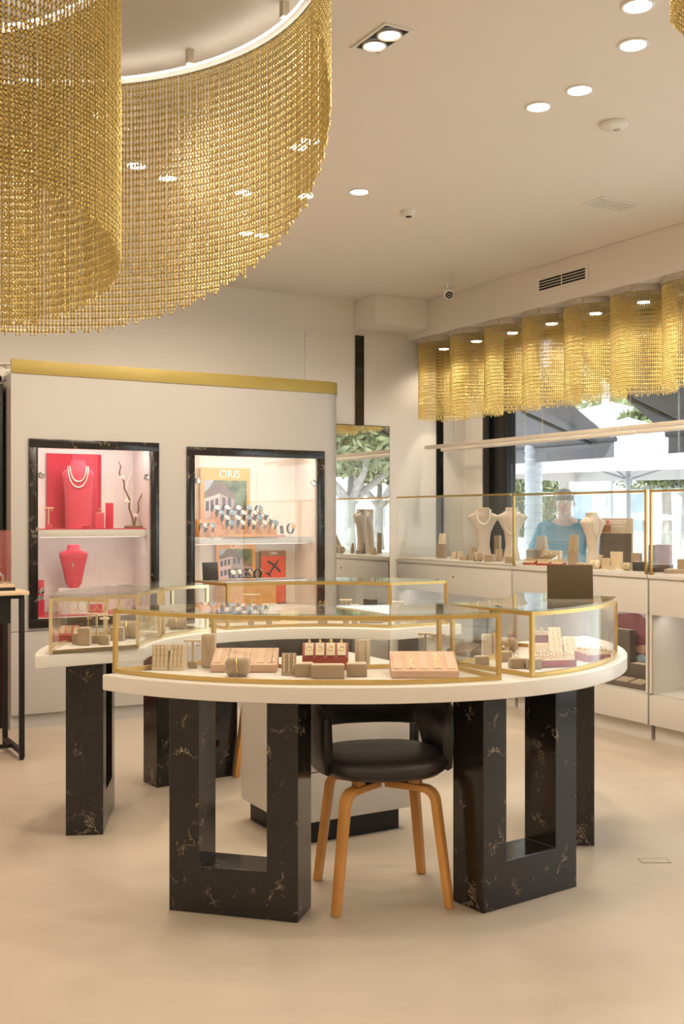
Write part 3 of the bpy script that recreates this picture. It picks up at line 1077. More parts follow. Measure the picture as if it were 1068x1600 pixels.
# ------------------------------------------------------------------ chairs
def make_chair(label, loc, rz):
    t = thing('armchair', label, 'chair', loc, rz, None)

    def ring(sx, sy, z, dz=0.0):
        out = []
        for i in range(36):
            a = 2 * math.pi * i / 36
            e = 2 / 2.6
            cx_ = math.copysign(abs(math.cos(a)) ** e, math.cos(a))
            cy_ = math.copysign(abs(math.sin(a)) ** e, math.sin(a))
            out.append((sx * cx_, sy * cy_, z + dz * cy_ ** 2))
        return out
    seat = MB().loft([ring(.150, .150, .428), ring(.195, .195, .432), ring(.218, .214, .450), ring(.222, .218, .470), ring(.214, .210, .487), ring(.195, .190, .494), ring(.12, .12, .490), ring(.01, .01, .486)])
    seat.build('seat', 'black_leather', t, smooth=True, ang=80)
    # wrap-around back with the arms running down into the seat
    A = np.linspace(-118, 118, 61)
    out_b, out_t, in_t, in_b = [], [], [], []
    rings = []
    for a in A:
        s = abs(a)
        top = .715 - .075 * max(0, (s - 35) / 83) ** 1.5
        bot = .545
        if s > 47:
            k = min(1, (s - 47) / 17)
            k = k * k * (3 - 2 * k)
            bot = .545 - k * .105
        ca, sa = math.cos(R(a)), math.sin(R(a))
        e = 2 / 2.5
        sx = math.copysign(abs(sa) ** e, sa)
        cy_ = math.copysign(abs(ca) ** e, ca)
        lean = lambda z: .02 * (z - .44) / .27

        def pt(rx, ry, z):
            return (sx * (rx + lean(z) * .3), .01 + cy_ * (ry + lean(z)), z)
        m = (top + bot) / 2
        rings.append([pt(.212, .208, bot + .006), pt(.228, .224, bot), pt(.241, .237, bot + .010), pt(.244, .240, m), pt(.240, .236, top - .012), pt(.226, .222, top), pt(.210, .206, top - .010), pt(.207, .203, m)])
    MB().loft(rings).build('backrest', 'black_leather', t, smooth=True, ang=70)
    # bentwood legs
    for sx in (-1, 1):
        for sy in (-1, 1):
            pts = []
            ex, ey = .150, .140
            fx, fy = .192, .178
            pts += [(sx * .018, sy * .017, .386), (sx * ex * .55, sy * ey * .55, .388), (sx * ex * .86, sy * ey * .86, .386)]
            for k in range(1, 6):
                u = k / 5
                pts.append((sx * (ex * .86 + .026 * math.sin(u * 1.45)), sy * (ey * .86 + .024 * math.sin(u * 1.45)), .386 - .030 * (1 - math.cos(u * 1.45)) - .012 * u))
            x5, y5, z5 = pts[-1]
            for k in range(1, 6):
                u = k / 5
                pts.append((x5 + (sx * fx - x5) * u, y5 + (sy * fy - y5) * u, z5 * (1 - u) + .001))
            n = len(pts)
            ws = [.040 - .012 * (i / (n - 1)) ** 2 for i in range(n)]
            hs = [.022 + .003 * (i / (n - 1)) for i in range(n)]
            d = Vector((sx * ey, -sy * ex, 0)).normalized()
            # sweep with the wide side across the leg's own plane
            rg = []
            for i, p in enumerate(pts):
                p = Vector(p)
                tg = (Vector(pts[min(i + 1, n - 1)]) - Vector(pts[max(i - 1, 0)])).normalized()
                nn = tg.cross(d).normalized()
                if nn.dot(Vector((sx, sy, 1))) < 0:
                    nn = -nn
                hw, hh = ws[i] / 2, hs[i] / 2
                if i == n - 1:
                    p.z = .001
                    nn = Vector((sx, sy, 0)).normalized()
                rg.append([tuple(p + d * hw - nn * hh), tuple(p + d * hw + nn * hh), tuple(p - d * hw + nn * hh), tuple(p - d * hw - nn * hh)])
            MB().loft(rg).build('leg', 'beech', t, bevel=.003, seg=2, ang=30)
            MB().box((sx * .098, sy * .09, .4135), (.040, .030, .030), math.atan2(sy * .09, sx * .098)).build('spacer_block', 'beech', t, bevel=.002)
    MB().box((0, 0, .404), (.21, .030, .008), R(42)).box((0, 0, .4125), (.21, .030, .008), R(-42)).build('cross_plate', 'black_metal', t)
    MB().lathe([(.035, .4168), (.035, .4275)], 16).build('swivel_hub', 'black_metal', t)
    return t


make_chair('black leather armchair with bent wooden legs tucked between the nearest marble legs', (*P(.135, 3.715), 0), room_angle(11))
make_chair('black leather armchair with bent wooden legs tucked behind the drawer pedestal', (*P(-.315, 5.52), 0), room_angle(-8))


# ------------------------------------------------------------------ counter along the window
WX = 4.66
SEG = ((5.765, 7.20, 'white window counter cabinet with a lock, in the corner by the mirror'),
       (4.522, 5.755, 'white window counter cabinet whose niche holds a fashion poster and brown boxes'),
       (3.28, 4.512, 'white window counter cabinet with an empty lit white niche'))
for i, (y0, y1, lab) in enumerate(SEG):
    t = thing('window_cabinet', lab, 'cabinet', (0, 0, 0), 0, 'cabinets along the window')
    MB().span(WX - .012, 5.33, y0, y1, .945, .966).build('countertop', 'lacquer', t, bevel=.003)
    MB().span(WX, WX + .02, y0 + .002, y1 - .002, .734, .9445).build('upper_drawer', 'lacquer', t, bevel=.0015)
    MB().span(WX + .021, 5.32, y0 + .002, y1 - .002, .742, .9445).build('upper_body', 'lacquer', t)
    MB().span(WX, WX + .02, y0 + .002, y1 - .002, .096, .268).build('lower_drawer', 'lacquer', t, bevel=.0015)
    MB().span(WX + .021, 5.32, y0 + .002, y1 - .002, .092, .278).build('lower_body', 'lacquer', t)
    MB().span(WX + .04, 5.30, y0 + .01, y1 - .01, 0, .0918).build('plinth', 'lacquer', t)
    MB().span(WX + .35, WX + .37, y0 + .02, y1 - .02, .2782, .7418).build('niche_back', 'lacquer', t)
    for ya, yb in ((y0 + .002, y0 + .018), (y1 - .018, y1 - .002)):
        MB().span(WX + .002, 5.32, ya, yb, .2782, .7418).build('side_panel', 'lacquer', t)
    g = MB().span(WX + .0062, WX + .0122, y0 + .02, y1 - .02, .279, .7335).build('niche_glass', 'glass', t)
    MB().span(WX + .004, WX + .014, y1 - .0195, y1 - .0135, .279, .7335).build('glass_edge', 'champagne', t)
    MB().span(WX + .03, WX + .045, y0 + .05, y1 - .05, .7385, .7415).build('led_strip', 'led_soft', t)
    lamp('niche_light', 'AREA', (WX + .10, (y0 + y1) / 2, .735), 1.6, t, (1, .92, .84), .10, size_y=y1 - y0 - .1, rot=(0, R(-20), 0))
    if i == 0:
        lk = MB().lathe([(0, 0), (.007, 0), (.007, .003), (0, .003)], 14).build('lock', 'black_metal', t)
        lk.location = (WX - .0005, on_x(708, WX), .86)
        lk.rotation_euler = (0, R(-90), 0)
    # glass case on the counter
    labs = ('tall glass case on the window counter holding two pearl necklace busts', 'tall gold framed glass case on the window counter holding the taupe brand panel', 'tall gold framed glass case on the window counter over the empty niche')
    c = thing('counter_glass_case', labs[i], 'display case', (0, 0, .9665), 0, 'glass cases along the window')
    Z = .497
    xa, xb = WX + .008, 5.30
    ya, yb = y0 + .008, y1 - .008
    f = .013
    if i:
        for yy_ in (ya, yb - f):
            MB().span(xa - f, xa - .0005, yy_, yy_ + f, 0, Z).build('post', 'gold', c)
        MB().span(xa - f, xa - .0005, ya + f, yb - f, Z - f - .006, Z - .006).build('top_rail', 'gold', c)
    else:
        MB().span(xa - f, xa - .0005, ya, yb, Z - .014, Z - .001).build('top_rail', 'gold', c)
        MB().span(xa - .006, xa - .0005, ya, yb, .0, .004).build('bottom_rail', 'gold_pale', c)
    for args in ((xa, xa + .006, ya, yb, 0, Z - .007), (xb - .006, xb, ya, yb, 0, Z - .007), (xa + .0061, xb - .0061, ya, ya + .006, 0, Z - .007), (xa + .0061, xb - .0061, yb - .006, yb, 0, Z - .007)):
        MB().span(*args).build('pane', 'glass', c)
    tp = MB().span(xa, xb, ya, yb, Z - .0069, Z)
    tp.mi = [0, 0, 1, 1, 1, 1]
    tp.build('top_pane', ['glass', 'glass_edge'], c)
    MB().span(xa + .01, xb - .01, ya + .01, yb - .01, .0, .012).build('display_base', 'white_stone', c)


mat('tray_rose2', (0.60, 0.40, 0.285), 0.7, 0, 0.06, 9, bump=0.1)


# ------------------------------------------------------------------ jewellery displays: builders (front faces -y, base at z = 0)
def slab_panel(t, w, h, th, tilt, m, name='panel', y=0.0, z=0.0):
    c, s = math.cos(tilt), math.sin(tilt)
    o = MB().span(-w / 2, w / 2, 0, th, 0, h).build(name, m, t, bevel=.0015)
    o.location = (0, y, z + th * s * 0 + .0003)
    o.rotation_euler = (-tilt, 0, 0)
    return o


def card_stand(label, loc, rz, w=.05, h=.085, tilt=R(22), m='suede_light', ridges=4, group=None):
    t = thing('earring_card', label, 'display stand', loc, rz, group)
    d = h * math.sin(tilt)
    y0 = -d / 2 - .006
    prof = [(y0, 0), (y0 + .006, h * .06), (y0 + d, h * math.cos(tilt)), (y0 + d + .010, h * math.cos(tilt)), (y0 + d + .020, 0)]
    MB().extrude_x(prof, -w / 2, w / 2).build('wedge', m, t, bevel=.0012)
    for k in range(ridges):
        x = -w / 2 + (k + .5) * w / ridges
        pts = []
        for u in (.10, .95):
            pts.append((x, y0 + .006 + (d - .006) * u - .002, h * .06 + (h * math.cos(tilt) - h * .06) * u + .001))
        MB().tube(pts, .0022, 6).build('ridge', 'cream_velvet', t)
        for u in (.3, .55, .8):
            MB().ball((x, y0 + .006 + (d - .006) * u - .005, h * .06 + (h * math.cos(tilt) - h * .06) * u + .001), .0025, 6, 4).build('stud', 'gold', t)
    return t


def t_stand(label, loc, rz, h=.10, w=.06, base=(.032, .024, .022), m='suede', drop=True, group=None):
    t = thing('earring_stand', label, 'display stand', loc, rz, group)
    MB().span(-base[0] / 2, base[0] / 2, -base[1] / 2, base[1] / 2, .0003, base[2]).build('base', m, t, bevel=.001)
    MB().span(-.004, .004, -.003, .003, base[2], h - .008).build('stem', 'suede_light', t)
    MB().span(-w / 2, w / 2, -.006, .006, h - .008, h).build('crossbar', 'cream_velvet', t, bevel=.0015)
    if drop:
        for s in (-1, 1):
            for q in (.30, .42):
                e = MB().tube([(s * w * q, -.0065, h - .004), (s * w * q, -.0075, h - .018)], .0010, 5).ball((s * w * q, -.0075, h - .021), .0034, 7, 5)
                e.build('earring', 'gold', t, smooth=True)
    return t


def block(label, loc, rz, w, d, h, m='suede', group=None, name='display_block', pend=None):
    t = thing(name, label, 'display block', loc, rz, group)
    MB().span(-w / 2, w / 2, -d / 2, d / 2, .0003, h).build('body', m, t, bevel=.002)
    MB().span(-w / 2 + .004, w / 2 - .004, -d / 2 + .004, d / 2 - .004, h, h + .002).build('top_pad', 'suede_light', t)
    if pend:
        MB().tube([(-w * .25, -d / 2 - .001, h * .85), (0, -d / 2 - .0015, h * .45), (w * .25, -d / 2 - .001, h * .85)], .0008, 5).build('chain', 'gold', t)
        MB().ball((0, -d / 2 - .003, h * .42), .004, 8, 5).build('pendant', pend, t, smooth=True)
    return t


def ring(label, loc, rz=0.0, group=None, stone='pearl', r=.0085):
    t = thing('ring', label, 'ring', loc, rz, group)
    MB().torus((0, 0, r * 1.05), r * .85, .0014, 14, 5, M=Matrix.Rotation(R(90), 3, 'X')).build('band', 'gold', t, smooth=True)
    MB().ball((0, 0, r * 2.15), .0042, 8, 6).build('stone', stone, t, smooth=True)
    return t


def slope_tray(label, loc, rz, w, d, hf, hb, m='tray_rose', slots=6, chains=2, group=None):
    t = thing('jewellery_tray', label, 'display tray', loc, rz, group)
    MB().extrude_x([(-d / 2, .0003), (-d / 2, hf), (d / 2, hb), (d / 2, .0003)], -w / 2, w / 2).build('body', m, t, bevel=.002)
    zf = lambda y: hf + (hb - hf) * (y + d / 2) / d
    for k in range(slots):
        x = -w / 2 + (k + .5) * w / slots
        y0, y1 = -d / 2 + .016, d / 2 - .014
        MB().tube([(x, y0, zf(y0) + .0010), (x, y1, zf(y1) + .0010)], 0, w=w / slots * .62, h=.0022).build('slot_pad', 'tray_rose2' if m == 'tray_rose' else 'suede', t)
        if chains and k % 2 == 1:
            pts = [(x + .003 * math.sin(q * 2.2), y0 + (y1 - y0) * q / 9, zf(y0 + (y1 - y0) * q / 9) + .0035) for q in range(10)]
            MB().tube(pts, .0016, 5).build('chain', 'gold', t)
    return t


def cushion(label, loc, rz, w=.08, h=.05, bangle=True, m='suede', group=None, metal='gold'):
    t = thing('bracelet_cushion', label, 'cushion', loc, rz, group)
    rings = []
    for k in range(9):
        u = -1 + k / 4
        r = .5 * h * (1 - .28 * (1 - abs(u)) ** .7 * 0 - .35 * abs(u) ** 6)
        rr = r * (1 + .22 * abs(u) ** 2) if abs(u) < .9 else r
        rings.append([(u * w / 2, rr * .85 * math.cos(a), h * .53 + rr * math.sin(a)) for a in [2 * math.pi * i / 16 for i in range(16)]])
    MB().loft(rings).build('pillow', m, t, smooth=True, ang=70)
    if bangle:
        MB().torus((0, 0, h * .53), h * .50, .0025, 26, 6, M=Matrix.Rotation(R(82), 3, 'Y')).build('bangle', metal, t, smooth=True)
    return t


def ring_tray(label, loc, rz, w, d, h, rows, cols, m='red_tray', pad='cream_velvet', group=None, rlabel=None, tilt=0.0, stone='pearl'):
    t = thing('ring_tray', label, 'display tray', loc, rz, group)
    MB().extrude_x([(-d / 2, .0003), (-d / 2, h), (d / 2, h + d * math.tan(tilt)), (d / 2, .0003)], -w / 2, w / 2).build('box', m, t, bevel=.0015)
    zf = lambda y: h + (y + d / 2) * math.tan(tilt)
    for j in range(rows):
        y = -d / 2 + d * (j + .5) / rows
        MB().span(-w / 2 + .006, w / 2 - .006, y - d / rows * .36, y + d / rows * .36, zf(y) - .002, zf(y) + .004).build('pad', pad, t, bevel=.001)
    ca, sa = math.cos(rz), math.sin(rz)
    for j in range(rows):
        y = -d / 2 + d * (j + .5) / rows
        for i in range(cols):
            x = -w / 2 + w * (i + .5) / cols
            ring(rlabel, (loc[0] + x * ca - y * sa, loc[1] + x * sa + y * ca, loc[2] + zf(y) + .0042), rz, group or label, stone, .007)
    return t


def put(px, py, z, back=0.0):
    D = FPX * (CAMZ - z) / (py - HY) + back
    x, y = P((px - CX) / FPX * D, D)
    return (x, y, z)


S_ = SLT + .0008
# ---- long front case
card_stand('ridged beige earring card in the long front case, next to the corner post', put(250, 1047, S_, .02), FACE + R(4), .056, .094)
card_stand('ridged beige earring card in the long front case, next to the thin earring stand', put(277, 1047, S_, .02), FACE - R(2), .056, .094)
t_stand('thin T-shaped earring stand beside the tall beige block', put(301, 1044, S_, .01), FACE, .102, .062)
block('tall beige block with a small pendant in the long front case', put(326, 1043, S_, .02), FACE, .050, .034, .118, 'suede_light', pend='gold')
slope_tray('wide sloped rose wood tray behind the bracelet cushion', put(383, 1051, S_, .075), FACE, .232, .135, .026, .070)
cushion('beige suede bracelet cushion in front of the rose wood tray', put(371, 1058, S_, .02), FACE, .082, .062)
card_stand('small ridged suede stand beside the low suede risers', put(451, 1056, S_, .03), FACE, .050, .080, R(25), 'suede', 3)
block('low suede riser at the ridged stand end of the riser group', put(475, 1058, S_, .035), FACE, .062, .06, .042)
block('low suede riser standing proud in the middle of the riser group', put(512, 1061, S_, .03), FACE, .112, .05, .044)
block('low suede riser at the pearl card end of the riser group', put(557, 1058, S_, .035), FACE, .070, .06, .042)
rt = thing('necklace_tray', 'dark red framed tray with four pendant pads behind the suede risers', 'display tray', put(508, 1052, S_, .10), FACE)
MB().extrude_x([(-.028, .0003), (-.028, .046), (.030, .092), (.036, .0003)], -.082, .082).build('body', 'red_tray', rt, bevel=.001)
for k in range(4):
    x = -.058 + k * .0385
    MB().box((x, -.0035, .0725), (.030, .004, .060), 0, 0, Matrix.Rotation(R(-51), 3, 'X')).build('pad', 'cream_velvet', rt, bevel=.001)
    MB().torus((x, -.008, .075), .010, .0012, 14, 5, M=Matrix.Rotation(R(39), 3, 'X')).build('chain', 'gold', rt)
    MB().lathe([(0, 0), (.006, .003), (.002, .014)], 8, (x, .026, .091)).build('finial', 'gold', rt, smooth=True)
card_stand('upright beige card with two rows of pearl studs behind the suede risers', put(566, 1046, S_, .07), FACE, .054, .098, R(6), 'cream_velvet', 2)
slope_tray('wide sloped rose wood tray with gold chains in the long front case', put(661, 1060, S_, .085), FACE, .228, .160, .024, .072, slots=5)
t_stand('T-shaped earring stand behind the chain tray, beside the white tile', put(664, 1040, S_, .05), FACE, .115, .055)
t_stand('short T-shaped earring stand behind the chain tray, over the suede saddle', put(684, 1041, S_, .05), FACE, .112, .058)
cushion('small suede saddle cushion behind the chain tray', put(673, 1044, S_, .02), FACE, .070, .052, False, 'suede_light')
block('small white tile display behind the chain tray', put(640, 1044, S_, .03), FACE, .034, .02, .05, 'cream_velvet')

# ---- curved case with ring trays
RG = 'rings in the red trays'
ring_tray('dark red ring tray of pearl rings at the bowed glass', put(866, 1043, S_, .045), FACE + R(14), .135, .085, .024, 3, 5, group=RG, rlabel='gold ring with a pearl standing in the red tray at the bowed glass', tilt=R(6))
ring_tray('dark red ring tray of pearl rings nearest the gold end post', put(925, 1034, S_, .05), FACE + R(24), .105, .085, .024, 3, 4, group=RG, rlabel='gold ring with a pearl standing in the red tray by the end post', tilt=R(6))
ring_tray('small dark red tray at the back of the curved case', put(846, 1020, S_, .20), FACE, .09, .06, .05, 2, 3, group=RG, rlabel='gold ring with a pearl in the small back tray', tilt=R(10))
card_stand('slanted cream pad leaning behind the red ring trays, the taller one', put(868, 1030, S_, .15), FACE, .045, .120, R(30), 'cream_velvet', 2)
card_stand('slanted cream pad leaning behind the red ring trays, the shorter one', put(890, 1030, S_, .13), FACE, .048, .088, R(38), 'cream_velvet', 2)
block('cream box at the back of the curved case', put(843, 1026, S_, .12), FACE, .085, .05, .035, 'cream_velvet')
for i, (a, b, w) in enumerate(((806, 1046, .050), (832, 1047, .052), (786, 1035, .056))):
    lb = ('suede ring box with a pearl ring beside the corner post', 'suede ring box with a pearl ring at the red tray', 'suede ring box with a pearl ring behind the other ring boxes')[i]
    p = put(a, b, S_, .04)
    block(lb, p, FACE + R(8), w, w * .85, .034, 'suede')
    ring('gold pearl ring on a suede ring box in the curved case', (p[0], p[1], p[2] + .0364), FACE, 'rings on suede boxes')
block('tall cream box inside the corner of the curved case', put(760, 1032, S_, .12), FACE, .036, .03, .085, 'cream_velvet')
block('squat suede block inside the corner of the curved case', put(752, 1040, S_, .03), FACE, .05, .045, .03, 'suede')
card_stand('slanted suede pad with gold studs inside the corner of the curved case', put(776, 1030, S_, .08), FACE + R(10), .034, .10, R(24), 'suede', 2)
cushion('suede bangle cushion beside the slanted suede pad', put(792, 1026, S_, .14), FACE, .075, .055)

# ---- wedge case near the red niche
slope_tray('red brown wedge tray in the end case near the red niche', put(108, 1003, S_, .05), FACE + R(12), .085, .12, .030, .062, 'red_tray', 3)
block('tall suede block in the end case near the red niche', put(132, 1009, S_, .03), FACE, .052, .04, .072)
block('small suede block between the red wedge tray and the tall suede block', put(119, 1008, S_, .05), FACE, .030, .03, .044)
t_stand('gold stemmed suede ring stand with a wide crossbar in the end case', put(151, 1007, S_, .05), FACE, .13, .09, (.036, .03, .034))
t_stand('gold stemmed suede ring stand with a short crossbar in the end case', put(163, 1008, S_, .02), FACE, .115, .04, (.044, .03, .040), drop=False)
block('dark suede block with a blue stone in the end case', put(183, 1003, S_, .06), FACE, .062, .04, .058, pend='sapphire')
cushion('suede bangle cushion at the inner post of the end case', put(200, 1001, S_, .10), FACE, .085, .075)
hp = thing('hoop_stand', 'wire stand with gold hoop earrings in the end case', 'display stand', put(138, 999, S_, .16), FACE)
MB().lathe([(.03, .0003), (.03, .010), (.0, .011)], 16).build('base', 'suede', hp)
MB().tube([(0, 0, .010), (0, 0, .16)], .003, 8).build('stem', 'gold', hp)
MB().tube([(-.10, 0, .16), (.10, 0, .16)], .003, 8).build('crossbar', 'gold', hp)
for x in (-.07, -.028, .018, .062):
    MB().torus((x, -.001, .137), .022, .0016, 20, 5, M=Matrix.Rotation(R(90), 3, 'X')).build('hoop', 'gold', hp, smooth=True)

# ---- back cases
t_stand('tall gold T-shaped earring stand by the corner post of the back case', (*P(-.46, 5.45), S_), FACE, .155, .085, (.03, .024, .02))
t_stand('short gold T-shaped earring stand in the back case, in front of the tall one', (*P(-.37, 5.47), S_), FACE, .105, .075, (.03, .024, .02))
t_stand('gold T-shaped earring stand in the middle of the back case', (*P(.02, 5.50), S_), FACE, .125, .065, (.03, .024, .02))
t_stand('short gold T-shaped earring stand beside the middle one in the back case', (*P(.065, 5.49), S_), FACE, .100, .045, (.03, .024, .02))
t_stand('cream T-shaped earring stand at the free end of the back case', (*P(.285, 5.50), S_), FACE, .115, .065, (.03, .024, .02))
block('suede ring block with gold rings in the back case', (*P(-.10, 5.52), S_), FACE, .05, .04, .09)
for dx in (-.012, .012):
    ring('gold ring on the suede ring block in the back case', (*P(-.10 + dx, 5.52), S_ + .0925), FACE, 'rings in the back case', 'gold')
card_stand('cream pad of gold studs in the back case', (*P(-.27, 5.49), S_), FACE, .09, .07, R(18), 'cream_velvet', 4)
block('small suede block at the free end of the back case', (*P(.40, 5.46), S_), FACE, .05, .04, .045)
slope_tray('low sloped tray in the middle of the back case', (*P(.15, 5.56), S_), FACE, .12, .09, .02, .05, 'suede', 4)
card_stand('white leaning card in the short back case', (*P(-.70, 5.32), S_), FACE, .05, .105, R(20), 'paper_white', 1)
cushion('suede bangle cushion in the short back case', (*P(-.80, 5.22), S_), FACE, .09, .06)
block('suede block with a gold pendant in the short back case', (*P(-.92, 5.18), S_), FACE, .05, .04, .07, pend='gold')


# ------------------------------------------------------------------ necklace busts
def bust(label, loc, rz, H, W_, m, top, sec, thick=.30, lean=0.0):
    """sec: (height fraction, half-width fraction, forward bulge fraction)"""
    t = thing('necklace_bust', label, 'bust', loc, rz)
    fr = np.linspace(0, 1, 40)
    hs = [s[0] for s in sec]
    ws = np.interp(fr, hs, [s[1] for s in sec]) * W_ / 2
    bs = np.interp(fr, hs, [s[2] for s in sec]) * W_
    k = np.array([.25, .5, .25])
    ws[1:-1] = np.convolve(ws, k, 'valid')
    bs[1:-1] = np.convolve(bs, k, 'valid')
    rings = []
    for f_, w_, b_ in zip(fr, ws, bs):
        d = min(w_, W_ * thick * .5)
        yo = -b_ + lean * H * f_ ** 2
        rings.append([(w_ * math.cos(a), yo + d * math.sin(a), f_ * H + .0003) for a in [2 * math.pi * i / 28 for i in range(28)]])
    MB().loft(rings).build('form', m, t, smooth=True, ang=50)
    w_, b_ = ws[-1], bs[-1]
    d = min(w_, W_ * thick * .5)
    MB().lathe([(1.0, 0), (1.02, .004), (.9, .007), (0, .008)], 24, (0, -b_ + lean * H, H), sx=w_, sy=d).build('neck_cap', top, t, smooth=True)

    def surf(x, f_):
        w2 = float(np.interp(f_, fr, ws))
        d2 = min(w2, W_ * thick * .5)
        yo = -float(np.interp(f_, fr, bs)) + lean * H * f_ ** 2
        q = max(0.0, 1 - (x / max(w2, 1e-4)) ** 2)
        return yo - d2 * math.sqrt(q)
    return t, surf, H, loc, rz


def pearls(label, b, half, top_f, low_f, r=.0045, n=34, m='pearl', group=None):
    _, surf, H, loc, rz = b
    t = thing('pearl_necklace', label, 'necklace', loc, rz, group)
    mb = MB()
    pts = []
    for i in range(n):
        u = -1 + 2 * i / (n - 1)
        x = half * math.sin(u * 1.45) / math.sin(1.45)
        f_ = low_f + (top_f - low_f) * abs(u) ** 2.1
        pts.append((x, surf(x, f_) - r * .9, f_ * H))
    for p in pts:
        mb.ball(p, r, 8, 6)
    mb.build('pearls', m, t, smooth=True)
    MB().tube(pts, .0008, 5).build('thread', 'paper_white', t)
    return t


SEC_A = [(0, .52, .0), (.06, .50, .0), (.30, .36, .0), (.55, .44, .02), (.74, .74, .05), (.84, 1.0, .06), (.885, .86, .05), (.915, .42, .03), (1.0, .36, .02)]
SEC_B = [(0, .80, .0), (.45, .80, .0), (.72, .90, .02), (.83, 1.0, .03), (.875, .80, .03), (.905, .48, .02), (1.0, .46, .0)]
SEC_C = [(0, .30, .0), (.1, .55, .0), (.4, .72, .02), (.70, .92, .04), (.82, 1.0, .05), (.87, .78, .04), (.905, .44, .03), (1.0, .42, .02)]

ZC = .9785          # top of the display bases in the window cases
TOW = R(-62)        # window displays face the room
xw = 4.90
b1 = bust('tall beige necklace bust wearing a thick pearl necklace in the corner window case', (xw, on_x(755, xw), ZC), TOW + R(24), .385, .24, 'bust_linen', 'cream_velvet', SEC_A, .34)
pearls('thick string of pearls on the tall beige bust nearest the mirror', b1, .052, .965, .70, .0075)
b2 = bust('tall beige necklace bust wearing thin pearls beside the case joint', (5.06, on_x(799, 5.06), ZC), TOW + R(20), .385, .245, 'bust_linen', 'cream_velvet', SEC_A, .34)
pearls('thin string of pearls on the bust beside the case joint', b2, .058, .93, .52, .0055)
b3 = bust('tall curved beige bust with a gold pendant in front of the taupe panel', (4.86, on_x(926, 4.86), ZC), TOW + R(52), .345, .20, 'bust_linen', 'cream_velvet', SEC_A, .40, .06)
pd = thing('pendant_necklace', 'gold chain with a drop pendant on the curved beige bust', 'necklace', b3[3], b3[4])
pts = [(.03 * math.sin(u * 1.5), b3[1](.03 * math.sin(u * 1.5), .55 + .35 * abs(u) ** 1.5) - .002, (.55 + .35 * abs(u) ** 1.5) * .345) for u in np.linspace(-1, 1, 21)]
MB().tube(pts, .0012, 5).build('chain', 'gold', pd)
MB().torus((0, b3[1](0, .5) - .004, .52 * .345), .008, .0018, 14, 5, M=Matrix.Rotation(R(90), 3, 'X')).build('pendant', 'gold', pd)


def wput(px, x):
    return (x, on_x(px, x), ZC)


# corner window case
p = wput(690, 4.90)
block('tall suede box under the small necklace pad in the corner window case', p, TOW, .062, .06, .11)
card_stand('small slanted necklace pad with pearls on the tall suede box', (p[0], p[1], p[2] + .1125), TOW, .052, .085, R(16), 'cream_velvet', 1)
card_stand('small slanted gold earring pad in the corner window case, next to the tall suede box', wput(708, 4.84), TOW, .035, .065, R(30), 'suede_light', 2)
card_stand('small slanted gold earring pad in the corner window case, next to the low suede block', wput(718, 4.86), TOW, .035, .070, R(28), 'suede_light', 2)
block('low suede block in the corner window case', wput(725, 4.80), TOW, .055, .04, .030)
cushion('suede cushion with pearl bracelets at the foot of the pearl bust', wput(746, 4.76), TOW, .075, .062, True, 'suede', metal='pearl')
block('round cornered suede box at the foot of the pearl bust', wput(765, 4.78), TOW, .065, .055, .052)
block('tall narrow suede block between the two pearl busts', wput(777, 5.06), TOW, .042, .04, .18)
card_stand('slanted suede necklace pad between the two pearl busts', wput(778, 4.90), TOW, .052, .092, R(15), 'suede', 2)
block('square suede ring box at the case joint', wput(796, 4.76), TOW, .052, .05, .045)
ring('large gold ring on the square suede ring box at the case joint', (4.76, on_x(796, 4.76), ZC + .0475), TOW, None, 'gold', .012)
card_stand('leaning suede pad behind the pearl bracelet cushion', wput(738, 4.86), TOW, .045, .10, R(16), 'suede', 2)

# brand window case
block('suede box with a silver bangle at the corner of the brand window case', wput(829, 4.88), TOW, .05, .05, .095)
bg = thing('bangle', 'thin silver bangle leaning on the suede box', 'bangle', (4.88, on_x(831, 4.88), ZC + .0975), TOW)
MB().torus((0, 0, .026), .025, .0018, 26, 6, M=Matrix.Rotation(R(72), 3, 'X')).build('hoop', 'chrome', bg, smooth=True)
wd = thing('wedge_display', 'tall triangular suede display behind the white ring tray', 'display stand', wput(848, 4.98), TOW)
MB().extrude_x([(-.05, .0003), (-.05, .19), (-.02, .19), (.06, .0003)], -.032, .032).build('wedge', 'suede_light', wd, bevel=.002)
block('wide suede block behind the white ring tray', wput(862, 4.95), TOW, .13, .05, .09, 'suede_light')
ring_tray('white box tray with rows of dark rings in the brand window case', wput(855, 4.83), TOW, .105, .10, .040, 3, 4, 'paper_white', 'black_card', 'rings in the window trays', 'small silver ring in the white box tray', R(12), 'steel')
for i, (px, xx, rzz) in enumerate(((828, 4.745, 6), (850, 4.755, 0), (872, 4.785, -4))):
    lb = ('red ring tray of gold rings in the window case, beside the gold post', 'red ring tray of gold rings in the window case, in the middle of three', 'red ring tray of gold rings in the window case, beside the slanted chain board')[i]
    rl = ('gold ring in the red window tray beside the gold post', 'gold ring in the middle red window tray', 'gold ring in the red window tray beside the chain board')[i]
    ring_tray(lb, wput(px, xx), TOW + R(rzz), .082, .085, .014, 3, 4, 'red_tray', 'cream_velvet', 'rings in the window trays', rl, R(8), 'gold')
cbd = thing('chain_board', 'slanted suede board with rows of gold chains in the brand window case', 'display stand', wput(895, 4.78), TOW + R(10))
MB().extrude_x([(-.045, .0003), (-.045, .10), (.035, .205), (.045, .205), (.045, .0003)], -.028, .028).build('board', 'suede', cbd, bevel=.0015)
for k in range(5):
    x = -.020 + k * .010
    MB().tube([(x, -.0445, .103), (x, .034, .207)], .0026, 6).build('chain', 'gold_pale', cbd)
block('small suede block with an earring at the foot of the curved bust', wput(907, 4.72), TOW, .045, .04, .032, 'suede_light', pend='gold')
cushion('small cream bracelet cushion at the foot of the curved bust', wput(929, 4.72), TOW, .06, .05, True, 'cream_velvet')
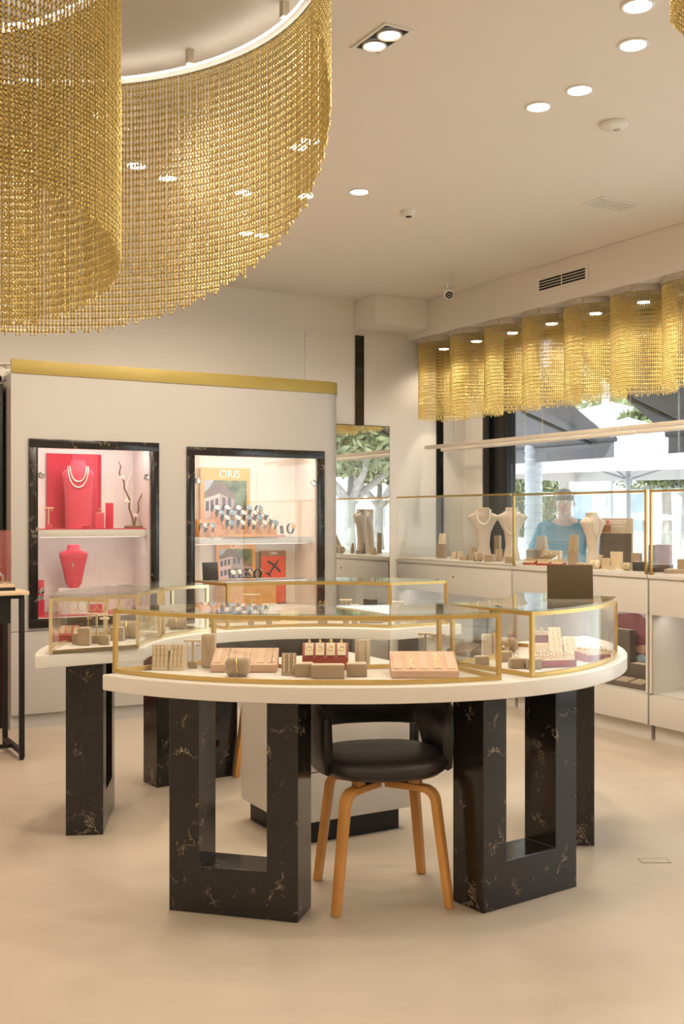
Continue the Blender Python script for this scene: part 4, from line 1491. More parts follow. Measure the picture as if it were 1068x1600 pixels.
t_stand('dark wooden earring stand beside the curved bust', wput(938, 4.75), TOW, .085, .028, (.035, .03, .022), 'print_brown')
block('suede pendant block in front of the taupe panel', wput(947, 4.76), TOW, .048, .04, .065, 'suede_light', pend='gold')
card_stand('tall suede necklace pad in front of the taupe panel', wput(962, 4.80), TOW, .075, .11, R(12), 'suede_light', 3)
block('low suede step at the taupe panel', wput(955, 4.72), TOW, .04, .03, .022, 'suede_light')
cushion('gold bracelet cushion between the taupe panel and the black plinth', wput(979, 4.73), TOW, .05, .045, True, 'suede_light')
block('suede cube with a pearl ring behind the black plinth', wput(994, 4.86), TOW, .055, .05, .10)
ring('pearl ring on the suede cube behind the black plinth', (4.86, on_x(994, 4.86), ZC + .1025), TOW, None, 'pearl', .011)
block('black plinth block at the end post of the brand window case', wput(1000, 4.75), TOW, .075, .07, .055, 'black_card')
bp = thing('brand_sign', 'taupe brand panel with white lettering standing in the window case', 'sign', wput(963, 5.06), TOW + R(4))
MB().span(-.105, .105, -.010, .010, .0003, .315).build('board', 'taupe_panel', bp, bevel=.002)
MB().span(-.105, .098, -.0125, -.0101, .002, .215).build('dark_field', 'brown_box', bp)
MB().span(-.105, -.035, -.0130, -.0101, .225, .27).build('dark_window', 'print_brown', bp)
text('TISSOT', .036, bp, (.010, -.0112, .288))
MB().span(-.066, -.048, -.0115, -.0101, .280, .296).build('red_mark', 'print_red', bp)
MB().span(-.034, .058, -.0112, -.0101, .2605, .2635).build('thin_print_line', 'letter_white', bp)
# third window case
block('dark red watch box in the end window case', wput(1036, 4.92), TOW, .085, .06, .155, 'print_maroon')
block('black case panel beside the dark red watch box', wput(1020, 4.95), TOW, .05, .04, .15, 'black_card')
block('black low plinth under the dark red watch box edge', wput(1030, 4.76), TOW, .14, .07, .045, 'brown_box')
block('suede plinth with a ring block in the end window case', wput(1062, 4.75), TOW, .16, .10, .022)
p = (4.76, on_x(1066, 4.76), ZC + .0245)
block('suede ring block standing on the suede plinth', p, TOW, .05, .045, .055)

# niche under the brand case: poster and boxes
NZ = .2785
fp = thing('fashion_poster', 'fashion poster with a maroon dress and a floral cuff in the cabinet niche', 'poster', (WX + .335, 5.02, NZ), R(-90))
MB().span(-.40, .32, -.004, .004, .0003, .455).build('board', 'paper_white', fp)


def flat(t, pts, m, name, y=-.0045):
    mb = MB()
    mb.add([(x, y, z) for x, z in pts] + [(x, -.0041, z) for x, z in pts], [tuple(range(len(pts)))] + [(i, (i + 1) % len(pts), (i + 1) % len(pts) + len(pts), i + len(pts)) for i in range(len(pts))])
    return mb.build(name, m, t)


flat(fp, [(-.40, .0), (.32, .0), (.32, .455), (-.40, .455)], 'print_grey', 'print_ground', -.0044)
flat(fp, [(-.30, .0), (-.16, .0), (-.12, .2), (-.20, .455), (-.36, .455)], 'print_sage', 'print_jacket', -.0047)
flat(fp, [(-.16, .05), (.05, .08), (.20, .15), (.26, .33), (.10, .42), (-.08, .40), (-.17, .25)], 'print_maroon', 'print_dress', -.0050)
flat(fp, [(.02, .20), (.16, .225), (.18, .19), (.15, .17), (.04, .165)], 'print_skin', 'print_hand', -.0054)
flat(fp, [(-.05, .0), (.22, .0), (.24, .10), (.14, .165), (.03, .14), (-.04, .08)], 'print_blue', 'print_cuff', -.0057)
for i, (a, b, m) in enumerate(((.07, .10, 'print_orange'), (.12, .08, 'print_red'), (.10, .13, 'paper_white'), (.15, .11, 'print_sage'), (.05, .06, 'letter_white'), (.17, .06, 'print_orange'))):
    flat(fp, [(a + .018 * math.cos(q), b + .018 * math.sin(q)) for q in [i + 2 * math.pi * k / 7 for k in range(7)]], m, 'print_flower', -.0060)
yb_ = on_x(972, WX + .17)
block('tall dark brown gift box in the cabinet niche', (WX + .27, yb_ + .10, NZ), R(-90), .17, .05, .315, 'brown_box', name='gift_box')
block('square dark brown jewellery box in the cabinet niche', (WX + .265, on_x(1003, WX + .26), NZ), R(-90), .15, .07, .115, 'brown_box', name='gift_box')
tr = thing('velvet_tray', 'low brown tray with flat jewellery pads in the cabinet niche', 'display tray', (WX + .125, on_x(985, WX + .12), NZ), R(-90))
MB().span(-.24, .24, -.085, .085, .0003, .026).build('tray', 'brown_box', tr, bevel=.004)
for x in (-.14, -.02, .10):
    MB().box((x, -.03, .036), (.10, .08, .006), 0, 0, Matrix.Rotation(R(12), 3, 'X')).build('flat_pad', 'suede', tr, bevel=.001)
block('dark jewellery box in the corner cabinet niche', (WX + .28, on_x(752, WX + .28), NZ), R(-90), .14, .06, .30, 'black_card', name='gift_box')
slope_tray('dark sloped tray of silver chains in the corner cabinet niche', (WX + .11, on_x(725, WX + .11), NZ), R(-90), .26, .14, .03, .09, 'brown_box', 5)

# ------------------------------------------------------------------ red niche
NB = 6.90
SZ1, SZ2 = 1.2205, 1.1625
x0, x1 = on_y(73, 7.0), on_y(158, 7.0)
rb = thing('red_backdrop', 'tall red backdrop board with a brighter centre strip in the red niche', 'backdrop', ((x0 + x1) / 2, 7.0, SZ1))
MB().span(-(x1 - x0) / 2, (x1 - x0) / 2, 0, .012, .0003, .495).build('board', 'red_velvet', rb)
xc = on_y(132, 7.0) - (x0 + x1) / 2
MB().span(xc - .085, xc + .085, -.012, -.0002, .0003, .495).build('centre_strip', 'pink_velvet', rb)
MB().span(N1[0] + .006, N1[1] - .006, FY + .06, 6.96, SZ1, SZ1 + .006).build('shelf_cloth', 'red_velvet', None)
o = bpy.data.objects['shelf_cloth']
tag(o, 'red cloth lining the upper shelf of the red niche', 'cloth')
o = MB().span(N1[0] + .006, N1[1] - .006, FY + .06, NYB - .005, N1[2] + .0012, N1[2] + .008).build('niche_cloth', 'red_velvet')
tag(o, 'red cloth lining the floor of the red niche', 'cloth')
Z1 = SZ1 + .0065
b = bust('wide red necklace bust with two strings of pearls in the red niche', (on_y(122, 6.86), 6.86, Z1), R(-14), .43, .205, 'pink_velvet', 'pink_velvet', SEC_B, .36)
pearls('shorter string of pearls on the wide red bust', b, .052, .93, .70, .0042, 44, group=None)
pearls('longer string of pearls on the wide red bust', b, .064, .92, .615, .0042, 52, group=None)
t_stand('red earring stand beside the wide red bust', (on_y(76, 6.80), 6.80, Z1), R(-20), .135, .06, (.034, .03, .03), 'pink_velvet')
block('red display block holding flowers beside the wide red bust', (on_y(156, 6.84), 6.84, Z1), R(-20), .055, .05, .10, 'pink_velvet')
block('tall clear-fronted red box at the branch side of the bust', (on_y(171, 6.88), 6.88, Z1), R(-20), .05, .05, .165, 'red_velvet')
block('small red plaque block at the foot of the wide red bust', (on_y(134, 6.76), 6.76, Z1), R(-14), .055, .015, .022, 'red_velvet')
ring('gold ring on the red flower block', (on_y(156, 6.84), 6.84, Z1 + .1025), R(-20), None, 'pearl', .012)
br = thing('branch_sculpture', 'bronze branch sculpture with white blossoms on a wooden base', 'sculpture', (on_y(209, 6.86), 6.86, Z1), R(-20))
MB().span(-.062, .058, -.03, .03, .0003, .016).build('base', 'twig', br, bevel=.002)
MB().tube([(0, 0, .016), (-.01, 0, .07), (-.03, .01, .13), (-.028, 0, .19), (-.06, .01, .26), (-.065, 0, .31), (-.095, .01, .36), (-.085, 0, .41), (-.10, 0, .44)], [.008, .007, .0065, .006, .0055, .005, .005, .004, .003], 8).build('branch', 'twig', br, smooth=True)
MB().tube([(.004, 0, .016), (.012, 0, .07), (.030, 0, .12), (.028, 0, .17), (.050, 0, .22), (.062, 0, .26)], [.007, .006, .006, .005, .004, .003], 8).build('branch', 'twig', br, smooth=True)
for fx, fz in ((.012, .085), (-.045, .175), (-.075, .335)):
    fl = MB()
    for k in range(5):
        a = 2 * math.pi * k / 5
        fl.ball((fx + .011 * math.cos(a), -.010, fz + .008 * math.sin(a)), .010, 8, 5, 0, .6)
    fl.build('blossom', 'flower_white', br, smooth=True)
wv = thing('wire_hoop', 'curved white neon wire on the side wall of the red niche', 'ornament', (N1[1] - .045, 6.93, Z1 + .30), 0)
MB().tube([(.02 - .055 * math.sin(u), 0, .10 - .10 * u) for u in np.linspace(.2, 2.3, 14)], .003, 6).build('wire', 'letter_white', wv)
Z0 = N1[2] + .0085
b = bust('smaller red bust with a sparkling cross pendant on the floor of the red niche', (on_y(115, 6.84), 6.84, .845), R(-22), .272, .185, 'pink_velvet', 'pink_velvet', SEC_C, .36)
rs = thing('riser_block', 'white riser block under the smaller red bust', 'display block', (on_y(115, 6.84), 6.84, Z0), R(-22))
MB().span(-.09, .09, -.06, .06, .0003, .845 - Z0 - .0005).build('body', 'niche_lilac', rs, bevel=.002)
cr_ = thing('cross_pendant', 'small sparkling cross pendant on the smaller red bust', 'necklace', (b[3][0], b[3][1], b[3][2]), b[4])
yf = b[1](0, .55) - .003
MB().span(-.0025, .0025, yf - .001, yf + .001, .135, .165).span(-.010, .010, yf - .001, yf + .001, .1475, .1525).build('cross', 'chrome', cr_)
rc = thing('red_roll_stand', 'red cylinder stand carrying a watch in the niche corner', 'display stand', (on_y(63, 6.80), 6.80, Z0), R(-20))
MB().lathe([(.026, .0003), (.026, .10), (.0, .101)], 20).build('lower_roll', 'red_velvet', rc, smooth=True)
MB().lathe([(.024, .125), (.024, .225), (.0, .226)], 20).build('upper_roll', 'pink_velvet', rc, smooth=True)
MB().lathe([(.018, .1005), (.018, .125)], 16).build('neck', 'strap_black', rc)
wt = MB().lathe([(0, 0), (.017, 0), (.017, .006), (0, .007)], 16).build('watch_case', 'steel', rc, smooth=True)
wt.location = (0, -.020, .112)
wt.rotation_euler = (R(90), 0, 0)
block('red velvet block beside the cylinder stand in the red niche', (on_y(150, 6.80), 6.80, Z0), R(-20), .08, .06, .06, 'pink_velvet')


# ------------------------------------------------------------------ watch niche
def poster_house(t, w, h, z0, y):
    def q(pts, m, name, k):
        P_ = [((u - .5) * w, z0 + v * h) for u, v in pts]
        mb = MB()
        n = len(P_)
        mb.add([(a, y - .0004 * k, b_) for a, b_ in P_] + [(a, y, b_) for a, b_ in P_], [tuple(range(n))] + [(i, (i + 1) % n, (i + 1) % n + n, i + n) for i in range(n)])
        mb.build(name, m, t)
    q([(0, 0), (1, 0), (1, 1), (0, 1)], 'print_green', 'print_hillside', 1)
    q([(0, .78), (0, 1), (.22, 1), (.12, .86)], 'print_grey', 'print_sky', 2)
    q([(0, .66), (.36, .76), (.36, 0), (0, 0)], 'print_pink', 'print_wall', 2)
    q([(.36, .76), (.70, .64), (.70, .08), (.36, 0)], 'print_pink_dark', 'print_wall', 2)
    q([(.70, .46), (1, .40), (1, .06), (.70, .08)], 'print_pink_dark', 'print_wall', 2)
    q([(-.0, .70), (.06, .80), (.30, .97), (.37, .97), (.37, .79), (0, .69)], 'print_roof', 'print_roof', 3)
    q([(.36, .79), (.37, .97), (.42, .97), (.75, .67), (.71, .65)], 'print_roof', 'print_roof', 3)
    q([(.70, .50), (.78, .56), (1, .50), (1, .42), (.70, .47)], 'print_roof', 'print_roof', 3)
    q([(0, 0), (1, 0), (1, .06), (.36, .0)], 'print_roof', 'print_street', 4)
    for r_, v0 in enumerate((.42, .10)):
        for k in range(3):
            u = .03 + k * .11
            dv = .08 * u / .36
            q([(u, v0 + dv), (u + .075, v0 + dv + .02), (u + .075, v0 + dv + .20), (u, v0 + dv + .18)], 'print_window', 'print_window', 4)
        for k in range(2):
            u = .42 + k * .13
            q([(u, v0 + .10), (u + .07, v0 + .085), (u + .07, v0 + .255), (u, v0 + .27)], 'print_window', 'print_window', 4)
        q([(.76, .12 + .15 * (1 - r_)), (.93, .11 + .15 * (1 - r_)), (.93, .20 + .15 * (1 - r_)), (.76, .22 + .15 * (1 - r_))], 'print_window', 'print_window', 4)


xa, xb = on_y(313, 6.99), on_y(390, 6.99)
po = thing('brand_poster', 'large orange poster of a pink factory house standing behind the watches', 'poster', ((xa + xb) / 2, 6.99, SZ2))
w = xb - xa
MB().span(-w / 2, w / 2, -.006, .006, .0003, .485).build('board', 'print_orange', po, bevel=.001)
poster_house(po, w * .86, .385, .012, -.0064)
text('ORIS', .075, po, (.03, -.0072, .440))
xa, xb = on_y(337, 6.99), on_y(398, 6.99)
po = thing('brand_poster', 'orange poster of a pink factory house under the watch shelf', 'poster', ((xa + xb) / 2, 6.99, N2[2] + .0015))
w = xb - xa
MB().span(-w / 2, w / 2, -.006, .006, .0003, .44).build('board', 'print_orange', po, bevel=.001)
poster_house(po, w * .84, .215, .185, -.0064)
text('ORIS', .058, po, (.02, -.0072, .418))
PLZ = .868
pf = thing('watch_platform', 'low orange platform under the lying watches', 'display block', (on_y(378, 6.84), 6.85, N2[2] + .0015))
MB().span(-.17, .22, -.10, .085, .0003, PLZ - N2[2] - .002).build('body', 'orange_wood', pf, bevel=.002)
xa, xb = on_y(407, 6.96), on_y(446, 6.96)
po = thing('aviation_poster', 'framed red poster with a black aeroplane under the watch shelf', 'poster', ((xa + xb) / 2, 6.965, N2[2] + .0015))
w = xb - xa
MB().span(-w / 2, w / 2, -.008, .008, .0003, .385).build('frame', 'print_brown', po, bevel=.001)
flat(po, [(-w / 2 + .008, .012), (w / 2 - .008, .012), (w / 2 - .008, .345), (-w / 2 + .008, .345)], 'print_red', 'print_sky', -.0085)
text('ORIS', .028, po, (0, -.0088, .365))


def plane_pts(pts):
    a = R(52)
    return [(.002 + x * math.cos(a) - z * math.sin(a), .268 + x * math.sin(a) + z * math.cos(a)) for x, z in pts]


flat(po, plane_pts([(-.075, -.004), (-.06, -.008), (.05, -.006), (.072, .0), (.05, .006), (-.06, .006), (-.075, .004)]), 'strap_black', 'print_fuselage', -.0092)
flat(po, plane_pts([(-.004, -.065), (.012, -.065), (.020, 0), (.012, .065), (-.004, .065), (.002, 0)]), 'strap_black', 'print_wing', -.0094)
flat(po, plane_pts([(-.074, -.025), (-.064, -.025), (-.060, 0), (-.064, .025), (-.074, .025)]), 'strap_black', 'print_tail', -.0094)


def make_watch(strap, dial, stand=True):
    t = thing('wristwatch', 'x', 'watch', (0, 0, 0), 0)
    if stand:
        MB().extrude_x([(-.020, .0003), (-.020, .030), (.012, .055), (.022, .0003)], -.016, .016).build('holder', 'orange_wood', t, bevel=.001)
    z = .062 if stand else .030
    M = Matrix.Rotation(R(90), 3, 'Y')
    lp = [(-.004, .034 * math.cos(a), z + .036 * math.sin(a)) for a in [2 * math.pi * i / 22 for i in range(22)]]
    mb = MB()
    pts = [(0, .028 * math.cos(a) + .004, z + .036 * math.sin(a)) for a in [2 * math.pi * i / 24 for i in range(24)]]
    mb.tube(pts, 0, closed=True, w=.019, h=.0035, up=(1, 0, 0)) if False else None
    rings = []
    for i in range(25):
        a = 2 * math.pi * i / 24
        c, s = math.cos(a), math.sin(a)
        ro, ri = 1.0, .90
        rings.append([(x, .004 + .030 * c * k, z + .036 * s * k) for x, k in ((-.0095, ro), (.0095, ro), (.0095, ri), (-.0095, ri))])
    mb.loft(rings, cap=False)
    mb.build('strap', strap, t, smooth=True, ang=40)
    cs = MB().lathe([(.0, 0), (.019, 0), (.0215, .003), (.0215, .007), (.0185, .0095), (.0175, .0092)], 22).build('case', 'steel', t, smooth=True)
    cs.location = (0, -.020, z + .016)
    cs.rotation_euler = (R(62), 0, 0)
    MB().lathe([(0, .0094), (.0172, .0094), (.0172, .0100), (0, .0100)], 22).build('dial', dial, cs)
    MB().lathe([(.003, 0), (.003, .005)], 8, (.0235, 0, .004)).build('crown', 'steel', cs)
    return t


# stepped orange stand, four steps
X0 = on_y(366, 6.80)
so = thing('stepped_stand', 'orange stepped stand under the rows of watches', 'display stand', (X0 + .03, 6.82, SZ2))
MB().span(-.15, .27, -.10, -.040, .0003, .018).build('step', 'orange_wood', so, bevel=.001)
MB().span(-.19, .235, -.0395, .020, .0003, .053).build('step', 'orange_wood', so, bevel=.001)
MB().span(-.23, .20, .0205, .080, .0003, .088).build('step', 'orange_wood', so, bevel=.001)
MB().span(-.265, .165, .0805, .140, .0003, .123).build('step', 'orange_wood', so, bevel=.001)
protos = {}
straps = {'strap_black': 'black', 'strap_brown': 'brown', 'strap_green': 'olive', 'strap_blue': 'blue', 'steel': 'steel'}
dials = {'dial_blue': 'blue', 'dial_dark': 'black', 'dial_cream': 'cream'}
combo = [('strap_green', 'dial_cream'), ('strap_brown', 'dial_blue'), ('strap_black', 'dial_cream'), ('strap_green', 'dial_blue'), ('steel', 'dial_cream')]
GW = 'watches on the stepped orange stand'
rows_ = ((335, 6.922, .123), (343, 6.862, .088), (351, 6.802, .053), (359, 6.742, .018))
first = True
rown = ('top', 'second', 'third', 'lowest')
posn = ('at the closed end', 'next to the closed end', 'in the middle', 'next to the open end', 'at the open end')
for j, (px, yy_, dz) in enumerate(rows_):
    for k in range(5):
        st_, dl_ = combo[(j + k * 2) % 5]
        key = (st_, dl_)
        lab = f'{straps[st_]} strap watch with {dials[dl_]} dial on the {rown[j]} step of the orange stand'
        loc = (on_y(px + k * 17, yy_) + 0.0, yy_, SZ2 + dz + .0004)
        if key not in protos:
            protos[key] = make_watch(st_, dl_)
            o = protos[key]
            o.location = loc
            o.rotation_euler = (0, 0, R(12))
            tag(o, lab, group=GW)
        else:
            dup(protos[key], loc, R(12), lab, GW)
for px, yy_, key, lab in ((317, 6.80, ('strap_green', 'dial_cream'), 'olive strap watch on its own holder beside the frame'), (329, 6.745, ('strap_brown', 'dial_blue'), 'brown strap watch on its own holder at the foot of the stepped stand')):
    dup(protos[key], (on_y(px, yy_), yy_, SZ2 + .0004), R(22), lab, 'watches on the watch shelf')
lw_ = make_watch('strap_black', 'dial_cream', False)
for i, (px, lab) in enumerate(((362, 'black strap watch lying on the orange platform, at its corner'), (370, 'black strap watch lying on the orange platform, beside the corner watch'), (385, 'black strap watch lying on the orange platform, in the middle'), (391, 'black strap watch lying on the orange platform, behind the middle one'), (403, 'black strap watch lying on the orange platform, beside the red poster'))):
    loc = (on_y(px, 6.79 + .03 * (i % 2)), 6.79 + .03 * (i % 2), PLZ + .0045)
    if i == 0:
        lw_.location = loc
        tag(lw_, lab, group='watches lying on the orange platform')
    else:
        dup(lw_, loc, R(25 * i), lab, 'watches lying on the orange platform')
ow = make_watch('strap_black', 'print_orange', False)
ow.location = (on_y(454, 6.77), 6.77, SZ2 + .026)
ow.rotation_euler = (0, 0, R(20))
tag(ow, 'watch with an orange dial on a small clear stand on the watch shelf')
MB().span(-.012, .012, -.012, .012, -.0258, -.006).build('clear_stand', 'acrylic', ow)
cd = thing('info_card', 'small dark blue information card with red feet on the watch shelf', 'card', (on_y(440, 6.78), 6.78, SZ2), R(15))
MB().box((0, 0, .048), (.030, .003, .056), 0, 0, Matrix.Rotation(R(-8), 3, 'X')).build('card', 'print_window', cd)
MB().span(-.022, -.008, -.015, .012, .0003, .008).build('red_foot', 'print_red', cd)
MB().span(.008, .022, -.015, .012, .0003, .008).build('red_foot', 'print_red', cd)
MB().span(-.012, .012, -.008, .008, .008, .022).build('stand', 'acrylic', cd)


# ------------------------------------------------------------------ outside the window
GZ = -.15
struct('ground', MB().span(XR + .13, 45, -40, 50, GZ - .1, GZ), 'plaza', 'pale paved square outside the shop window')

# dark awnings over the pavement
for y0, y1, lab in ((7.10, 9.6, 'dark grey awning outside the window, the one beside the black window posts'), (4.3, 6.46, 'dark grey awning outside the window, the one in front of the long panes')):
    t = thing('awning', lab, 'awning', (0, 0, 0))
    n = Vector((.6, 0, 1)).normalized() * .004
    q = []
    for s in (-1, 1):
        for xx, zz in ((5.60, 2.75), (6.90, 1.985)):
            for yy_ in (y0, y1):
                q.append((xx + s * n.x, yy_, zz + s * n.z))
    MB().add(q, [(0, 1, 3, 2), (4, 6, 7, 5), (0, 2, 6, 4), (1, 5, 7, 3), (0, 4, 5, 1), (2, 3, 7, 6)]).build('canopy', 'awning', t)
    MB().span(6.895, 6.903, y0, y1, 1.835, 1.985).build('valance', 'awning', t)
    MB().tube([(6.90, y0 - .02, 1.995), (6.90, y1 + .02, 1.995)], .025, 10).build('front_bar', 'awning_metal', t)
    MB().tube([(5.58, y0 - .02, 2.76), (5.58, y1 + .02, 2.76)], .04, 10).build('roller', 'awning_metal', t)
    for ya in (y0 + .25, y1 - .4):
        MB().tube([(5.6, ya, 2.55), (6.2, ya + .12, 2.22), (6.86, ya, 1.97)], .018, 8).build('arm', 'awning_metal', t)


def parasol(label, x, y, ze, zt, half, rz, hub, val=True):
    t = thing('parasol', label, 'parasol', (x, y, GZ), rz)
    ze -= GZ
    zt -= GZ
    hub -= GZ
    MB().tube([(0, 0, .06), (0, 0, zt)], .028, 12).build('pole', 'alu', t)
    MB().span(-.28, .28, -.28, .28, 0, .06).build('base', 'alu', t, bevel=.01)
    cor = [(-half, -half), (half, -half), (half, half), (-half, half)]
    for k in range(4):
        a, b = cor[k], cor[(k + 1) % 4]
        vs_ = [(0, 0, zt), (*a, ze), (*b, ze), (0, 0, zt - .012), (*a, ze - .012), (*b, ze - .012)]
        MB().add(vs_, [(0, 1, 2), (3, 5, 4), (0, 3, 4, 1), (1, 4, 5, 2), (2, 5, 3, 0)]).build('canopy_panel', 'canvas_white', t)
        if not val:
            continue
        vs_ = [(*a, ze - .012), (*b, ze - .012), (*b, ze - .17), (*a, ze - .17)]
        vs_ += [(p[0] * 1.004, p[1] * 1.004, p[2]) for p in vs_]
        MB().add(vs_, [(0, 1, 2, 3), (7, 6, 5, 4), (0, 4, 5, 1), (1, 5, 6, 2), (2, 6, 7, 3), (3, 7, 4, 0)]).build('valance', 'canvas_white', t)
        MB().tube([(0, 0, hub), (a[0] * .62, a[1] * .62, zt - (zt - ze) * .62 - .03)], .016, 6).build('strut', 'alu', t)
    MB().lathe([(.05, hub - .05), (.05, hub + .05)], 12).build('hub', 'alu', t)
    return t


x, y = away(981, 12.8)
parasol('white square parasol with metal struts standing closest to the shop window', x, y, zat(722, 12.8), zat(652, 12.8), 1.45, R(20), zat(750, 12.8))
x, y = away(955, 21.5)
parasol('large white parasol on the square behind the nearer parasol', x, y, zat(668, 21.5), zat(628, 21.5), 1.5, R(35), zat(690, 21.5), False)
x, y = away(1006, 24)
parasol('small white parasol far across the square', x, y, zat(812, 24), zat(800, 24), 1.0, R(10), zat(820, 24), False)


def leaf_cloud(n, fn, size, seed, m='leaf'):
    rng = np.random.default_rng(seed)
    c = np.array([fn(rng) for _ in range(n)])
    d1 = rng.normal(size=(n, 3))
    d1 /= np.linalg.norm(d1, axis=1)[:, None]
    d2 = np.cross(d1, rng.normal(size=(n, 3)))
    d2 /= np.linalg.norm(d2, axis=1)[:, None]
    s = size * rng.uniform(.7, 1.3, n)[:, None]
    V = np.stack([c + d1 * s, c + d2 * s * .45, c - d1 * s, c - d2 * s * .45], 1).reshape(-1, 3)
    F = np.arange(4 * n).reshape(-1, 4)
    me = bpy.data.meshes.new('foliage')
    me.from_pydata(V.tolist(), [], F.tolist())
    me.materials.append(MATS[m])
    return me


def tree(label, x, y, trunk_h, crown, seed, forks=3, r=.13, leaf='leaf', n=3500, size=.09, lean=0.0):
    """crown: (radius, z low, z high) above the ground"""
    rng = random.Random(seed)
    t = thing('tree', label, 'tree', (x, y, GZ), rng.uniform(0, 6))
    cr, z0, z1 = crown
    MB().tube([(0, 0, 0), (.03, .02, trunk_h * .5), (0, 0, trunk_h)], [r * 1.25, r, r * .95], 10).build('trunk', 'bark', t, smooth=True)
    for k in range(forks):
        a = 2 * math.pi * (k + rng.uniform(-.2, .2)) / forks
        e = cr * rng.uniform(.35, .6)
        MB().tube([(0, 0, trunk_h - .1), (e * .35 * math.cos(a), e * .35 * math.sin(a), trunk_h + (z0 - trunk_h) * .5), (e * .75 * math.cos(a), e * .75 * math.sin(a), z0 + .1), (e * math.cos(a), e * math.sin(a), z0 + (z1 - z0) * .6)], [r * .8, r * .62, r * .5, r * .2], 8).build('branch', 'bark', t, smooth=True)

    def fn(g):
        while True:
            p = g.uniform(-1, 1, 3)
            q = np.linalg.norm(p)
            if .55 < q < 1 or (q < .55 and g.random() < .2):
                break
        return (p[0] * cr, p[1] * cr, (z0 + z1) / 2 + p[2] * (z1 - z0) / 2)
    f = link('foliage', leaf_cloud(n, fn, size, seed, leaf), t)
    f['kind'] = 'stuff'
    return t


for dx, dd, sd_, lab in ((547, 36, 11, 'clipped street tree with pale forked trunk, reflected in the mirror beside the marble strip'), (592, 48, 12, 'clipped street tree with pale forked trunk, reflected in the mirror near its free edge')):
    # stands where the back-wall mirror looks out through the window
    X, Y = away(dx, dd)
    Y = 2 * (YB - .016) - Y
    tree(lab, X, Y, 2.0, (3.6, 2.9, 7.5), sd_, 5, .20, 'leaf_pale', 7000, .20)
for px, dd, lab, th, cr, sd_, lf in ((1080, 17.0, 'street tree with thick grey trunk behind the parasol pole', 1.9, (1.3, 1.9, 3.4), 21, 'leaf'),
                                     (880, 29, 'leafy street tree rising behind the awning edge', 2.6, (2.6, 2.6, 5.6), 22, 'leaf_pale'),
                                     (1040, 34, 'distant street tree beyond the large parasol', 2.6, (3.0, 2.2, 6.0), 23, 'leaf_pale'),
                                     (795, 33, 'distant street tree beside the palm trunk', 1.6, (1.6, .8, 3.2), 24, 'leaf_pale')):
    X, Y = away(px, dd)
    tree(lab, X, Y, th, cr, sd_, 4, .15, lf, 9000, .085)

X, Y = away(833, 10.6)
pt = thing('palm_tree', 'palm tree with a pale ringed trunk outside the window', 'tree', (X, Y, GZ))
prof = []
for k in range(60):
    z = k * .075
    prof += [(.088 + .012 * math.exp(-z), z), (.079 + .012 * math.exp(-z), z + .06)]
MB().lathe(prof, 18).build('trunk', 'palm_bark', pt, smooth=True, ang=20)
for k in range(14):
    a = 2 * math.pi * k / 14
    L = 1.7
    spine = [(math.cos(a) * L * u, math.sin(a) * L * u, 4.45 + .55 * math.sin(u * 2.4) - .5 * u * u) for u in (0, .2, .4, .6, .8, 1)]
    MB().tube(spine, 0, w=[.05, .28, .36, .32, .2, .03], h=.01).build('frond', 'leaf', pt)
X, Y = away(946, 15.2)
st = thing('street_post', 'slim blue grey street post with a small sign outside the window', 'post', (X, Y, GZ))
MB().lathe([(.075, 0), (.06, .1), (.06, 4.6), (0, 4.62)], 16).build('shaft', 'post_blue', st, smooth=True)
MB().box((-.07, -.07, 1.78), (.16, .02, .12), R(40)).build('sign_plate', 'paper_white', st)

# white building across the square
bl = thing('building', 'long white building with rows of windows across the square', 'building', (0, 0, 0))
MB().span(30, 34, -36, 48, GZ, 9).build('facade', 'facade', bl)
for r_ in range(2):
    MB().span(29.75, 29.999, -36, 48, 3.0 + 3 * r_, 3.18 + 3 * r_).build('cornice', 'facade', bl)
    for k in range(28):
        yw = -34 + k * 3.0
        w_ = MB().span(29.95, 29.998, yw, yw + 1.2, .7 + 3 * r_, 2.5 + 3 * r_).build('window', 'facade', bl)
        MB().span(29.93, 29.949, yw + .08, yw + 1.12, .78 + 3 * r_, 2.42 + 3 * r_).build('window_glass', 'facade_glass', w_)


# ------------------------------------------------------------------ person looking in through the window
def skin_mesh(name, joints, bones, m, parent, sub=2, root=0):
    me = bpy.data.meshes.new(name)
    names = list(joints)
    me.from_pydata([joints[n][0] for n in names], [(names.index(a), names.index(b)) for a, b in bones], [])
    o = link(name, me, parent)
    md = o.modifiers.new('skin', 'SKIN')
    md.use_smooth_shade = True
    sv = me.skin_vertices[0].data if me.skin_vertices else None
    if sv is None:
        bm = bmesh.new()
        bm.from_mesh(me)
        bm.verts.layers.skin.verify()
        bm.to_mesh(me)
        bm.free()
        sv = me.skin_vertices[0].data
    for i, n in enumerate(names):
        rr = joints[n][1]
        sv[i].radius = rr if isinstance(rr, tuple) else (rr, rr)
        sv[i].use_root = (i == root)
    s2 = o.modifiers.new('smooth', 'SUBSURF')
    s2.levels = sub
    s2.render_levels = sub
    me.materials.append(MATS[m])
    return o


X, Y = away(884, 9.25)
ps = thing('person', 'person in a teal polo shirt bending towards the shop window', 'person', (X, Y, GZ), R(-52))
